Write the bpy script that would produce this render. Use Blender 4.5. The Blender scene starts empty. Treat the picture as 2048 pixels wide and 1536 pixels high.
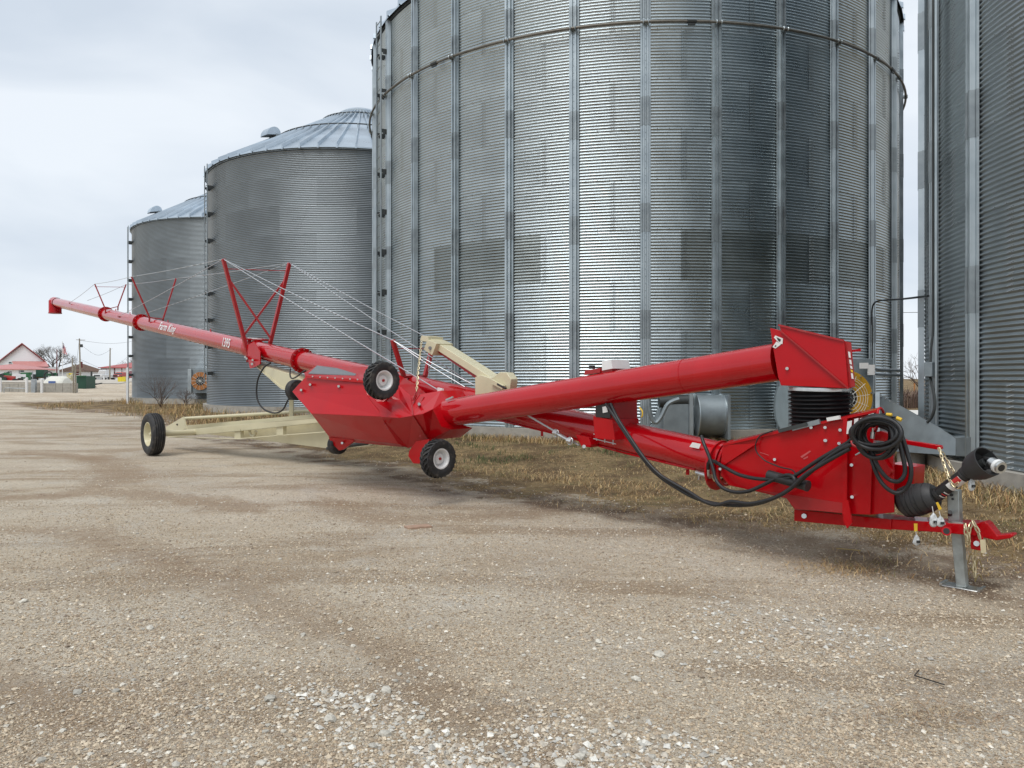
import bpy, bmesh, math, random
import numpy as np
from mathutils import Vector, Matrix
random.seed(7); np.random.seed(7)
scn = bpy.context.scene
COL = scn.collection
R_ = math.radians
# ---------------------------------------------------------------- camera, sky, sun
F, CX, HY, CAMZ = 1500.0, 1024.0, 758.0, 1.55
cd = bpy.data.cameras.new('camera'); cam = bpy.data.objects.new('camera', cd); COL.objects.link(cam)
cam.location = (0, 0, CAMZ); cam.rotation_euler = (R_(90), 0, 0)
cd.sensor_width = 36; cd.lens = F/2048*36; cd.shift_y = -10/2048; cd.clip_start = .05; cd.clip_end = 9000
scn.camera = cam
SUN_EL, SUN_AZ = 60, 212        # azimuth of the sun seen from above, degrees clockwise from +Y
w = bpy.data.worlds.new('World'); scn.world = w; w.use_nodes = True
nt = w.node_tree; N = nt.nodes; L = nt.links; N.clear()
wo = N.new('ShaderNodeOutputWorld'); bg = N.new('ShaderNodeBackground'); L.new(bg.outputs[0], wo.inputs[0])
bg.inputs[1].default_value = .1
sky = N.new('ShaderNodeTexSky'); sky.sky_type = 'NISHITA'; sky.sun_disc = False
sky.sun_elevation = R_(SUN_EL); sky.sun_rotation = R_(SUN_AZ)
tc = N.new('ShaderNodeTexCoord'); mp_ = N.new('ShaderNodeMapping'); mp_.inputs['Scale'].default_value = (1, 1, 3.2)
L.new(tc.outputs['Generated'], mp_.inputs[0])
no = N.new('ShaderNodeTexNoise'); no.inputs['Scale'].default_value = 2.7; no.inputs['Detail'].default_value = 5; no.inputs['Roughness'].default_value = .45
no.inputs['Distortion'].default_value = .35
L.new(mp_.outputs[0], no.inputs[0])
cr = N.new('ShaderNodeValToRGB'); L.new(no.outputs[0], cr.inputs[0])
cr.color_ramp.elements[0].position = .30; cr.color_ramp.elements[1].position = .60
cr.color_ramp.elements[0].color = (.52, .58, .655, 1); cr.color_ramp.elements[1].color = (.69, .735, .785, 1)
sc_ = N.new('ShaderNodeVectorMath'); sc_.operation = 'SCALE'; sc_.inputs['Scale'].default_value = 10.0
L.new(cr.outputs[0], sc_.inputs[0])
mx = N.new('ShaderNodeMix'); mx.data_type = 'RGBA'; mx.inputs[0].default_value = .93
L.new(sky.outputs[0], mx.inputs[6]); L.new(sc_.outputs[0], mx.inputs[7]); L.new(mx.outputs[2], bg.inputs[0])
sd = bpy.data.lights.new('sun', 'SUN'); sd.energy = 1.5; sd.angle = R_(34); sd.color = (1, .97, .93)
so = bpy.data.objects.new('sun', sd); COL.objects.link(so)
_az = R_(SUN_AZ); _el = R_(SUN_EL)
sdir_ = Vector((math.sin(_az)*math.cos(_el), math.cos(_az)*math.cos(_el), math.sin(_el)))
so.rotation_euler = sdir_.to_track_quat('Z', 'Y').to_euler()
vs = scn.view_settings; vs.view_transform = 'Standard'; vs.look = 'None'; vs.exposure = 0.38; vs.gamma = 1; vs.use_curve_mapping = False

# ---------------------------------------------------------------- measured helpers (plain geometry of the place)
def ray(px, py): return Vector(((px-CX)/F, 1.0, -(py-HY)/F))
CAM = Vector((0, 0, CAMZ))
def bp(px, py, d): return CAM + ray(px, py)*d
class Plane:                      # a vertical plane standing in the place: through p0 along direction u
    def __init__(s, p0, u):
        s.p0 = Vector(p0); s.u = Vector((u[0], u[1], 0)).normalized(); s.n = Vector((-s.u.y, s.u.x, 0))
        if s.n.y > 0: s.n = -s.n
    def __call__(s, px, py, w=0.0):
        r = ray(px, py); t = ((s.p0 + s.n*w - CAM).dot(s.n))/r.dot(s.n)
        return CAM + r*t
A0 = bp(1444, 919, 7.3); A1 = bp(105, 603, 28.0)
MP = Plane(A0, (A1-A0).xy)                        # the auger's own vertical plane
TDIR = (A1-A0).normalized()
PIV = bp(1640, 800, 6.6); SL = bp(885, 829, 9.65)
SP = Plane(PIV, (SL-PIV).xy)                      # the swing hopper tube's plane
WH = bp(306, 868, 15.3)
AP = Plane(WH, (-MP.n).xy)                        # the axle's plane
def axis(px): return MP(px, 919 + .236*(px-1444), 0)

# ---------------------------------------------------------------- mesh helpers
ORG = {}
def setup(o, parent=None):
    COL.objects.link(o)
    if parent is not None: o.parent = parent
def tag(o, label, cat, group=None):
    o['label'] = label; o['category'] = cat
    if group: o['group'] = group
    return o
def thing(name, loc, label, cat, group=None):
    o = bpy.data.objects.new(name, None); o.empty_display_size = .1; COL.objects.link(o); o.location = loc
    ORG[o.name] = Vector(loc); return tag(o, label, cat, group)
def basis(a):
    a = Vector(a).normalized(); h = Vector((0, 0, 1)) if abs(a.z) < .9 else Vector((1, 0, 0))
    e1 = a.cross(h).normalized(); e2 = a.cross(e1).normalized(); return a, e1, e2
class MB:
    def __init__(s): s.v = []; s.f = []
    def add(s, vs, fs):
        b = len(s.v); s.v += [tuple(x) for x in vs]; s.f += [tuple(b+i for i in f) for f in fs]; return s
    def box(s, c, sx, sy, sz, ux=(1, 0, 0), uy=(0, 1, 0), uz=(0, 0, 1)):
        c = Vector(c); ux = Vector(ux).normalized()*sx/2; uy = Vector(uy).normalized()*sy/2; uz = Vector(uz).normalized()*sz/2
        vs = [c+ux*i+uy*j+uz*k for k in (-1, 1) for j in (-1, 1) for i in (-1, 1)]
        return s.add(vs, [(0, 2, 3, 1), (4, 5, 7, 6), (0, 1, 5, 4), (2, 6, 7, 3), (0, 4, 6, 2), (1, 3, 7, 5)])
    def bar(s, a, b, w, h=None, up=(0, 0, 1)):
        a = Vector(a); b = Vector(b); d = (b-a); l = d.length
        if l < 1e-6: return s
        d.normalize(); up = Vector(up)
        if abs(d.dot(up)) > .98: up = Vector((0, 1, 0)) if abs(d.y) < .9 else Vector((1, 0, 0))
        sd = d.cross(up).normalized(); u2 = sd.cross(d)
        return s.box((a+b)/2, l, w, h or w, d, sd, u2)
    def cyl(s, a, b, r0, r1=None, n=16, cap=True):
        if r1 is None: r1 = r0
        a = Vector(a); b = Vector(b); _, e1, e2 = basis(b-a)
        vs = []
        for p, r in ((a, r0), (b, r1)):
            for i in range(n):
                t = 2*math.pi*i/n; vs.append(p+e1*(r*math.cos(t))+e2*(r*math.sin(t)))
        fs = [(i, i+n, (i+1) % n+n, (i+1) % n) for i in range(n)]
        if cap: fs += [tuple(range(n)), tuple(range(2*n-1, n-1, -1))]
        return s.add(vs, fs)
    def lathe(s, c, ax, prof, n=32, closed=False, cap=False):   # prof: (along axis, radius)
        c = Vector(c); a, e1, e2 = basis(ax); vs = []; m = len(prof)
        for (z, r) in prof:
            for i in range(n):
                t = 2*math.pi*i/n; vs.append(c+a*z+e1*(r*math.cos(t))+e2*(r*math.sin(t)))
        fs = []
        for k in range(m if closed else m-1):
            k2 = (k+1) % m
            for i in range(n):
                j = (i+1) % n; fs.append((k*n+i, k2*n+i, k2*n+j, k*n+j))
        if cap: fs += [tuple(range(n)), tuple(range(m*n-1, (m-1)*n-1, -1))]
        return s.add(vs, fs)
    def tube(s, pts, r, n=8, sub=4, radii=None, cap=True):
        P = [Vector(p) for p in pts]
        if sub > 1 and len(P) > 2:
            Q = []; RR = []
            for i in range(len(P)-1):
                p0 = P[max(i-1, 0)]; p1 = P[i]; p2 = P[i+1]; p3 = P[min(i+2, len(P)-1)]
                for k in range(sub):
                    t = k/sub
                    Q.append(.5*((2*p1)+(-p0+p2)*t+(2*p0-5*p1+4*p2-p3)*t*t+(-p0+3*p1-3*p2+p3)*t**3))
            Q.append(P[-1]); P = Q
        vs = []; m = len(P); e1 = None
        for i, p in enumerate(P):
            d = (P[min(i+1, m-1)]-P[max(i-1, 0)])
            if d.length < 1e-9: d = Vector((0, 0, 1))
            d.normalize()
            if e1 is None: _, e1, _ = basis(d)
            e1 = (e1-d*e1.dot(d)); e1 = e1.normalized() if e1.length > 1e-6 else basis(d)[1]
            e2 = d.cross(e1); rr = radii[i] if radii else r
            for k in range(n):
                t = 2*math.pi*k/n; vs.append(p+e1*(rr*math.cos(t))+e2*(rr*math.sin(t)))
        fs = [(i*n+k, (i+1)*n+k, (i+1)*n+(k+1) % n, i*n+(k+1) % n) for i in range(m-1) for k in range(n)]
        if cap: fs += [tuple(range(n)), tuple(range(m*n-1, (m-1)*n-1, -1))]
        return s.add(vs, fs)
    def prism(s, pts, vec):
        P = [Vector(p) for p in pts]; n = len(P); vec = Vector(vec)
        return s.add(P+[p+vec for p in P], [tuple(range(n)), tuple(range(2*n-1, n-1, -1))]+[(i, (i+1) % n, (i+1) % n+n, i+n) for i in range(n)])
    def torus(s, c, ax, R, r, n=32, m=8, a0=0, a1=2*math.pi, e=None):
        c = Vector(c); a, e1, e2 = basis(ax)
        if e: e1, e2 = Vector(e[0]), Vector(e[1])
        full = abs(a1-a0-2*math.pi) < 1e-6; k = n if full else n+1
        vs = []
        for i in range(k):
            t = a0+(a1-a0)*i/n; d = e1*math.cos(t)+e2*math.sin(t)
            for j in range(m):
                q = 2*math.pi*j/m; vs.append(c+d*(R+r*math.cos(q))+a*(r*math.sin(q)))
        fs = [(i*m+j, ((i+1) % k)*m+j, ((i+1) % k)*m+(j+1) % m, i*m+(j+1) % m) for i in range(n) for j in range(m)]
        return s.add(vs, fs)
    def mesh(s, name, org=None, smooth=None):
        me = bpy.data.meshes.new(name)
        o = org or Vector((0, 0, 0))
        me.from_pydata([(v[0]-o.x, v[1]-o.y, v[2]-o.z) for v in s.v], [], s.f)
        bm = bmesh.new(); bm.from_mesh(me)
        bmesh.ops.recalc_face_normals(bm, faces=bm.faces)
        if smooth is not None:
            for f in bm.faces: f.smooth = True
            for e in bm.edges:
                if len(e.link_faces) == 2 and e.calc_face_angle(0) > R_(smooth): e.smooth = False
                elif len(e.link_faces) != 2: e.smooth = False
        bm.to_mesh(me); bm.free(); return me
    def build(s, name, m, parent=None, smooth=35, bevel=0):
        org = Vector((0, 0, 0))
        if parent is not None: org = ORG[parent.name]
        me = s.mesh(name, org, smooth); me.materials.append(m)
        o = bpy.data.objects.new(name, me); setup(o, parent); ORG[o.name] = org
        if bevel:
            md = o.modifiers.new('bevel', 'BEVEL'); md.width = bevel; md.segments = 2; md.limit_method = 'ANGLE'; md.angle_limit = R_(40)
            md.harden_normals = False
        return o
def root_mb(mb, name, m, loc, label, cat, group=None, **k):
    t = mb.build(name, m, None, **k); return tag(t, label, cat, group)

# ---------------------------------------------------------------- materials
MATS = {}
def mat(name, col, rough=.5, metal=0, coat=0, var=.12, vscale=6, bump=0, bscale=40, rvar=.08, dirt=None, attr=None, objrand=0, emit=None):
    if name in MATS: return MATS[name]
    m = bpy.data.materials.new(name); m.use_nodes = True; n = m.node_tree.nodes; l = m.node_tree.links
    b = n['Principled BSDF']; b.inputs['Roughness'].default_value = rough; b.inputs['Metallic'].default_value = metal
    if coat: b.inputs['Coat Weight'].default_value = coat; b.inputs['Coat Roughness'].default_value = .04
    t = n.new('ShaderNodeTexCoord'); nz = n.new('ShaderNodeTexNoise'); nz.inputs['Scale'].default_value = vscale; nz.inputs['Detail'].default_value = 6
    l.new(t.outputs['Object'], nz.inputs['Vector'])
    mr = n.new('ShaderNodeMapRange'); mr.inputs[1].default_value = .3; mr.inputs[2].default_value = .7; mr.inputs[3].default_value = 1-var; mr.inputs[4].default_value = 1+var
    l.new(nz.outputs[0], mr.inputs[0])
    vm = n.new('ShaderNodeVectorMath'); vm.operation = 'SCALE'; l.new(mr.outputs[0], vm.inputs['Scale'])
    if attr:
        at = n.new('ShaderNodeAttribute'); at.attribute_name = attr; l.new(at.outputs['Color'], vm.inputs[0])
    else: vm.inputs[0].default_value = col
    out = vm.outputs[0]
    if objrand:
        oi = n.new('ShaderNodeObjectInfo'); m2 = n.new('ShaderNodeMapRange'); m2.inputs[3].default_value = 1-objrand; m2.inputs[4].default_value = 1+objrand*.4
        l.new(oi.outputs['Random'], m2.inputs[0]); v2 = n.new('ShaderNodeVectorMath'); v2.operation = 'SCALE'
        l.new(out, v2.inputs[0]); l.new(m2.outputs[0], v2.inputs['Scale']); out = v2.outputs[0]
    if dirt:
        dn = n.new('ShaderNodeTexNoise'); dn.inputs['Scale'].default_value = dirt[1]; dn.inputs['Detail'].default_value = 8; dn.inputs['Roughness'].default_value = .65
        l.new(t.outputs['Object'], dn.inputs['Vector'])
        dr = n.new('ShaderNodeMapRange'); dr.inputs[1].default_value = dirt[2]; dr.inputs[2].default_value = dirt[2]+.2; dr.inputs[4].default_value = dirt[3]
        l.new(dn.outputs[0], dr.inputs[0]); mx = n.new('ShaderNodeMix'); mx.data_type = 'RGBA'
        l.new(dr.outputs[0], mx.inputs[0]); l.new(out, mx.inputs[6]); mx.inputs[7].default_value = (*dirt[0], 1); out = mx.outputs[2]
    l.new(out, b.inputs['Base Color'])
    rr = n.new('ShaderNodeMapRange'); rr.inputs[1].default_value = .3; rr.inputs[2].default_value = .7
    rr.inputs[3].default_value = max(.02, rough-rvar); rr.inputs[4].default_value = min(1, rough+rvar); l.new(nz.outputs[0], rr.inputs[0]); l.new(rr.outputs[0], b.inputs['Roughness'])
    if bump:
        bn = n.new('ShaderNodeTexNoise'); bn.inputs['Scale'].default_value = bscale; bn.inputs['Detail'].default_value = 5; l.new(t.outputs['Object'], bn.inputs['Vector'])
        bu = n.new('ShaderNodeBump'); bu.inputs['Strength'].default_value = bump; bu.inputs['Distance'].default_value = .01; l.new(bn.outputs[0], bu.inputs['Height']); l.new(bu.outputs[0], b.inputs['Normal'])
    MATS[name] = m; return m
RED = mat('red_paint', (.43, .0008, .005), .36, 0, .42, var=.05, vscale=3, dirt=((.40, .12, .08), 9, .68, .13), rvar=.07)
RED.node_tree.nodes['Principled BSDF'].inputs['Specular IOR Level'].default_value = .12
REDT = mat('red_tube_paint', (.41, .0008, .005), .28, 0, .95, var=.05, vscale=3, dirt=((.36, .12, .08), 11, .66, .16), rvar=.07)
REDT.node_tree.nodes['Principled BSDF'].inputs['Specular IOR Level'].default_value = .1; REDT.node_tree.nodes['Principled BSDF'].inputs['Coat IOR'].default_value = 1.52
REDM = mat('red_paint_matt', (.34, .006, .008), .45, 0, .2, var=.1, dirt=((.3, .16, .12), 9, .58, .4))
CREAM = mat('cream_paint', (.60, .55, .37), .40, 0, .2, var=.05, vscale=3, dirt=((.38, .33, .24), 8, .62, .4))
RUB = mat('tyre_rubber', (.022, .022, .023), .72, var=.25, vscale=12, bump=.15, bscale=90, dirt=((.10, .085, .07), 12, .50, .75))
RUBB = mat('black_rubber', (.012, .012, .013), .45, var=.2, vscale=14)
WHITE = mat('white_enamel', (.75, .75, .74), .35, 0, .3, var=.04, dirt=((.4, .35, .3), 14, .62, .35))
CHROME = mat('zinc_plate', (.62, .63, .62), .35, 1, var=.12, vscale=20)
ROPE = mat('galvanised_cable', (.46, .48, .50), .4, .6, var=.1)
STEEL = mat('galvanised_post', (.40, .43, .45), .42, .85, var=.18, vscale=9)
JACK = mat('galvanised_jack', (.38, .41, .40), .48, .7, var=.22, vscale=14)
GALV = mat('galvanised_sheet', (.44, .50, .525), .32, 1, var=.08, vscale=1.6, rvar=.05, objrand=.04)
GALVR = mat('galvanised_sheet_shaded', (.34, .38, .40), .38, .95, var=.10, vscale=1.6, rvar=.05, objrand=.08)  # same sheet, colour darkened as shade: this bin faces away from the sky
GALVD = mat('galvanised_sheet_weathered', (.31, .35, .355), .36, 1, var=.08, vscale=1.6, objrand=.03)
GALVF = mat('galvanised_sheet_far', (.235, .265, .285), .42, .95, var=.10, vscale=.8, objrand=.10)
ROOF = mat('galvanised_roof', (.52, .59, .65), .34, .9, var=.12, vscale=1.2, objrand=.12)
STIF = mat('galvanised_stiffener', (.44, .49, .51), .36, .85, var=.14, vscale=3, objrand=.12)
STIFD = mat('galvanised_splice', (.30, .335, .35), .45, .8, var=.15, vscale=6)
DARKM = mat('dark_metal', (.06, .065, .065), .55, .5, var=.2)
PIPE = mat('weathered_pipe', (.16, .15, .13), .55, .6, var=.25, vscale=9)
DUCT = mat('duct_sheet', (.26, .30, .32), .5, .5, var=.14, vscale=5, dirt=((.2, .2, .19), 4, .6, .4))
CONC = mat('concrete', (.36, .34, .30), .9, var=.16, vscale=5, bump=.3, bscale=30, dirt=((.2, .18, .15), 3, .55, .5))
ORANGE = mat('amber_paint', (.50, .27, .012), .4, 0, .3, var=.1)
RUST = mat('rusty_orange_paint', (.42, .17, .05), .7, 0, 0, var=.3, vscale=12)
WIRE = mat('white_wire', (.75, .76, .72), .4, .2)
CHAINM = mat('yellow_zinc_chain', (.62, .54, .36), .38, .8, var=.2, vscale=30)
YEL = mat('yellow_plastic', (.75, .48, .03), .5)
GRATE = mat('expanded_steel', (.24, .25, .26), .5, .7, var=.2, vscale=40)
BLK = mat('black_plastic', (.018, .018, .018), .5, var=.2, vscale=9)
BLKG = mat('black_guard', (.035, .035, .036), .55, var=.2, vscale=9)
PAPER = mat('white_decal', (.72, .71, .69), .45, var=.03)
INK = mat('black_ink', (.02, .02, .02), .5)
REDINK = mat('red_ink', (.55, .03, .03), .5)
BAG = mat('clear_bag', (.60, .62, .62), .25, 0, .4, var=.25, vscale=40)
WSID = mat('white_siding', (.70, .72, .73), .6, var=.05)
RROOF = mat('red_metal_roof', (.42, .07, .06), .4, .2, var=.1)
RROOFP = mat('faded_red_roof', (.52, .20, .18), .42, .2, var=.08)
BROOF = mat('brown_shingle', (.14, .085, .06), .9, var=.2, vscale=4)
TRIM = mat('dark_red_trim', (.12, .015, .015), .6)
GLASS = mat('dark_glass', (.02, .03, .035), .1, 0, .5)
GREEN = mat('green_paint', (.015, .12, .04), .4, 0, .3, var=.15)
DGREEN = mat('dark_green_paint', (.012, .06, .035), .5, var=.15)
YELP = mat('yellow_paint', (.70, .55, .02), .4, 0, .3)
BARK = mat('bark', (.10, .08, .06), .95, var=.3, vscale=10)
BARKL = mat('pale_bark', (.20, .15, .12), .95, var=.3, vscale=10)
WOODP = mat('weathered_wood', (.27, .24, .19), .9, var=.25, vscale=8)
BOARD = mat('pink_board', (.36, .24, .17), .85, var=.2, vscale=18, bump=.2)
TWIG = mat('dead_twig', (.12, .08, .06), .95, var=.3)
STONE = mat('limestone', (.56, .53, .46), .9, var=.22, vscale=2, attr=None, objrand=.35)
GRAV = mat('gravel_mix', (1, 1, 1), .92, var=.18, vscale=120, attr='tint')
GRASSM = mat('dry_grass', (1, 1, 1), .85, var=.2, vscale=3, attr='tint')
BOLTM = mat('bolt_zinc', (.24, .26, .27), .4, .8)
# ---------------------------------------------------------------- the lie of the land
BINS = [((3.58, 24.03), 7.84), ((13.07, 9.22), 7.0), ((-6.97, 34.6), 6.58), ((-16.24, 46.6), 6.58)]
def ss(a, b, x): t = np.clip((x-a)/(b-a), 0, 1); return t*t*(3-2*t)
def gz(x, y):
    x = np.asarray(x, float); y = np.asarray(y, float); z = np.zeros_like(x+y)
    for (c, r) in BINS:
        d = np.hypot(x-c[0], y-c[1])-r
        z = np.maximum(z, .21*ss(3.4, .2, d))
    rr = np.hypot(x, y)
    z = z + 1.42*ss(42, 125, rr)*ss(-.35, .1, y/np.maximum(rr, .1)) + 1.42*ss(42, 125, rr)*(1-ss(-.35, .1, y/np.maximum(rr, .1)))
    k = ss(0, 3, rr)*(1-ss(60, 90, rr))
    z = z + k*(.012*np.sin(x*.9+1.3*np.sin(y*.5))*np.sin(y*.7+.5)+.008*np.sin(x*2.3+y*1.1)*np.sin(y*1.9-x*.6))
    z = z - .065*np.exp(-((x-3.4)**2+(y-5.6)**2)/3.0)
    return z
GX = [-900, -60, -31, -16, -10.4, -2.9, -.16, 2.6, 3.8, 4.4, 6, 9, 30, 900]; GYv = [75, 66, 46, 33, 24.5, 14.2, 10.7, 8.6, 6.9, 6.3, 5.0, 3.5, -5, -5]
def wob(x, y, s=1.0, ph=0.0):
    return (np.sin(x*1.7*s+ph+2*np.sin(y*.9*s+ph))+np.sin(y*2.1*s+1.7*np.sin(x*1.3*s-ph))+.6*np.sin(x*4.7*s+y*3.9*s+ph)+.5*np.sin(x*7.9*s-y*6.1*s+2*ph))/3.1
def gmask(x, y):
    d = y-np.interp(x, GX, GYv)+1.1*wob(x, y, .7)+.5*wob(x, y, 2.3, 1.0)
    m = ss(-2.2, 1.8, d)
    m = m*(1-ss(52, 58, np.hypot(x, y))*(x < -5))
    return m
nr, na = 330, 640
rad = np.concatenate([np.linspace(.3, 3, 8), 3*np.power(6000/3, np.linspace(0, 1, nr-8)[1:])]); nr = len(rad)
# more angular rows ahead of the camera than behind
ta = np.linspace(-1, 1, na, endpoint=False); ang = math.pi/2+math.pi*(.45*ta+.55*ta**3)
rg, ag = np.meshgrid(rad, ang, indexing='ij'); gx = rg*np.cos(ag); gy = rg*np.sin(ag); gzz = gz(gx, gy)
verts = np.stack([gx, gy, gzz], -1).reshape(-1, 3)
ii, jj = np.meshgrid(np.arange(nr-1), np.arange(na), indexing='ij'); j2 = (jj+1) % na
quads = np.stack([ii*na+jj, (ii+1)*na+jj, (ii+1)*na+j2, ii*na+j2], -1).reshape(-1, 4)
def np_mesh(name, verts, faces, smooth=False):
    k = faces.shape[1]; me = bpy.data.meshes.new(name)
    me.vertices.add(len(verts)); me.vertices.foreach_set('co', verts.astype(np.float32).ravel())
    me.loops.add(faces.size); me.loops.foreach_set('vertex_index', faces.astype(np.int32).ravel())
    me.polygons.add(len(faces)); me.polygons.foreach_set('loop_start', np.arange(0, faces.size, k, dtype=np.int32))
    me.update(calc_edges=True); me.validate()
    me.polygons.foreach_set('use_smooth', np.full(len(me.polygons), smooth)); return me
c0 = np.array([[0, 0, float(gz(0., 0.))]]); verts = np.vstack([verts, c0])
gm = np_mesh('ground', verts, quads, True)
bm = bmesh.new(); bm.from_mesh(gm); bm.verts.ensure_lookup_table()
for j in range(na): bm.faces.new((bm.verts[len(verts)-1], bm.verts[j], bm.verts[(j+1) % na]))
for f in bm.faces: f.smooth = True
bm.to_mesh(gm); bm.free()
at = gm.attributes.new('grassy', 'FLOAT', 'POINT'); at.data.foreach_set('value', gmask(verts[:, 0], verts[:, 1]).astype(np.float32))
def track_shade_mask(x, y):      # brown soil bands where wheels turned; contact shade painted under hopper and auger
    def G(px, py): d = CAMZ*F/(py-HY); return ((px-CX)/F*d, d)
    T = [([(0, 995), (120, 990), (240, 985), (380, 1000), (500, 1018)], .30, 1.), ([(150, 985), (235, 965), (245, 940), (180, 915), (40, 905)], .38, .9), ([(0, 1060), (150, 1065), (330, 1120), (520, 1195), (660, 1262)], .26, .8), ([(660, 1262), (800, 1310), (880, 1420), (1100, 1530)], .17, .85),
         ([(640, 1005), (760, 1040), (1000, 1030), (1180, 1020), (1330, 1030)], .30, .9), ([(1330, 1030), (1560, 1062), (1800, 1120), (2040, 1190)], .24, .9), ([(0, 1330), (140, 1440), (330, 1530)], .14, .6), ([(1200, 1160), (1450, 1200), (1800, 1330)], .16, .4), ([(-400, 870), (100, 862), (420, 850)], 1.0, .7), ([(0, 935), (150, 950), (330, 940)], .4, .5)]  # leading band here is the contact shade below hopper and auger
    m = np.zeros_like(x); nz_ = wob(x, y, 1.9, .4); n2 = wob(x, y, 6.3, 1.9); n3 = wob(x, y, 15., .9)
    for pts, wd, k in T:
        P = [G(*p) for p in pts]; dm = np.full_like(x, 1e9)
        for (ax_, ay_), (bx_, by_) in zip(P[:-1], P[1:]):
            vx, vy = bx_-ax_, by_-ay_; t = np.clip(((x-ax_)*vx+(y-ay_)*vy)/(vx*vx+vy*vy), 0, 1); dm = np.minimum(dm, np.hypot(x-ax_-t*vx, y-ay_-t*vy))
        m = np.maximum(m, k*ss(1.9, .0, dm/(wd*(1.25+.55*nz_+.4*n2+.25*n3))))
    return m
at = gm.attributes.new('soil', 'FLOAT', 'POINT'); at.data.foreach_set('value', track_shade_mask(verts[:, 0], verts[:, 1]).astype(np.float32))  # wheel-track soil together with the painted contact shade
ground = bpy.data.objects.new('ground', gm); COL.objects.link(ground); ground['kind'] = 'structure'; ORG['ground'] = Vector((0, 0, 0))
def ground_mat():
    m = bpy.data.materials.new('gravel_yard'); m.use_nodes = True; n = m.node_tree.nodes; l = m.node_tree.links; b = n['Principled BSDF']
    b.inputs['Roughness'].default_value = .95; b.inputs['Specular IOR Level'].default_value = .2
    t = n.new('ShaderNodeTexCoord')
    def noise(s, d=6, r=.55, dist=0, vec=None):
        q = n.new('ShaderNodeTexNoise'); q.inputs['Scale'].default_value = s; q.inputs['Detail'].default_value = d; q.inputs['Roughness'].default_value = r; q.inputs['Distortion'].default_value = dist
        l.new(vec or t.outputs['Object'], q.inputs['Vector']); return q.outputs[0]
    def ramp(x, a, c, v0=0., v1=1.):
        q = n.new('ShaderNodeMapRange'); q.interpolation_type = 'SMOOTHSTEP'
        for i, v in zip((1, 2, 3, 4), (a, c, v0, v1)): q.inputs[i].default_value = v
        l.new(x, q.inputs[0]); return q.outputs[0]
    def mix(f, a, c, bt='MIX'):
        q = n.new('ShaderNodeMix'); q.data_type = 'RGBA'; q.blend_type = bt
        if isinstance(f, float): q.inputs[0].default_value = f
        else: l.new(f, q.inputs[0])
        for s, v in ((6, a), (7, c)):
            if isinstance(v, tuple): q.inputs[s].default_value = (*v, 1)
            else: l.new(v, q.inputs[s])
        return q.outputs[2]
    def math_(op, a, c):
        q = n.new('ShaderNodeMath'); q.operation = op
        for i, v in enumerate((a, c)):
            if isinstance(v, float): q.inputs[i].default_value = v
            else: l.new(v, q.inputs[i])
        return q.outputs[0]
    rot = n.new('ShaderNodeMapping'); rot.inputs['Rotation'].default_value = (0, 0, R_(-40)); rot.inputs['Scale'].default_value = (.28, 1.3, 1); l.new(t.outputs['Object'], rot.inputs[0])
    track = noise(.75, 7, .62, .9, rot.outputs[0])
    base = mix(ramp(noise(.45, 5, .6, .5), .38, .62), (.72, .625, .485), (.62, .52, .385))
    base = mix(ramp(track, .47, .62, 0, .9), base, (.37, .265, .165))
    base = mix(ramp(noise(.22, 3, .5, .4), .52, .66, 0, .6), base, (.42, .31, .205))
    base = mix(ramp(noise(1.3, 8, .7, .3), .48, .68, 0, .6), base, (.68, .64, .56))
    fine = noise(38, 8, .7); base = mix(ramp(fine, .38, .62, 0, 1.), mix(.30, base, (.16, .125, .09)), base)
    vo = n.new('ShaderNodeTexVoronoi'); vo.inputs['Scale'].default_value = 44; vo.inputs['Randomness'].default_value = 1
    wv = n.new('ShaderNodeVectorMath'); wv.operation = 'ADD'; nv = n.new('ShaderNodeTexNoise'); nv.inputs['Scale'].default_value = 30; l.new(t.outputs['Object'], nv.inputs[0])
    sc = n.new('ShaderNodeVectorMath'); sc.operation = 'SCALE'; sc.inputs['Scale'].default_value = .02; l.new(nv.outputs['Color'], sc.inputs[0])
    l.new(t.outputs['Object'], wv.inputs[0]); l.new(sc.outputs[0], wv.inputs[1]); l.new(wv.outputs[0], vo.inputs['Vector'])
    sep = n.new('ShaderNodeSeparateColor'); l.new(vo.outputs['Color'], sep.inputs[0])
    peb = math_('MULTIPLY', ramp(sep.outputs[0], .55, .75), ramp(vo.outputs['Distance'], .42, .30))
    peb = math_('MULTIPLY', peb, ramp(noise(1.1, 5, .65), .38, .64, .05, .95))
    pc = mix(sep.outputs[1], (.70, .67, .60), (.42, .34, .26))
    base = mix(peb, base, pc)
    v2 = n.new('ShaderNodeTexVoronoi'); v2.inputs['Scale'].default_value = 120; l.new(wv.outputs[0], v2.inputs['Vector'])
    s2 = n.new('ShaderNodeSeparateColor'); l.new(v2.outputs['Color'], s2.inputs[0])
    base = mix(math_('MULTIPLY', ramp(noise(14, 8, .75), .50, .62), ramp(noise(.8, 5, .6), .35, .6, .2, .8)), base, (.40, .31, .22))
    base = mix(math_('MULTIPLY', ramp(s2.outputs[0], .55, .8, 0, .8), ramp(noise(.7, 5, .65), .35, .62, .25, 1.)), base, (.66, .62, .54)); base = mix(ramp(s2.outputs[1], .76, .95, 0, .6), base, (.26, .20, .145))
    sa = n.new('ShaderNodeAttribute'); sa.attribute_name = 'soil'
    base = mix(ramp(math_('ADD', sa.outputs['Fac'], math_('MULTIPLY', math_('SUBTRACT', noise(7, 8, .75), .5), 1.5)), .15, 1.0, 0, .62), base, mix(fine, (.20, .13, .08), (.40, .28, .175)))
    ga = n.new('ShaderNodeAttribute'); ga.attribute_name = 'grassy'
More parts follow.
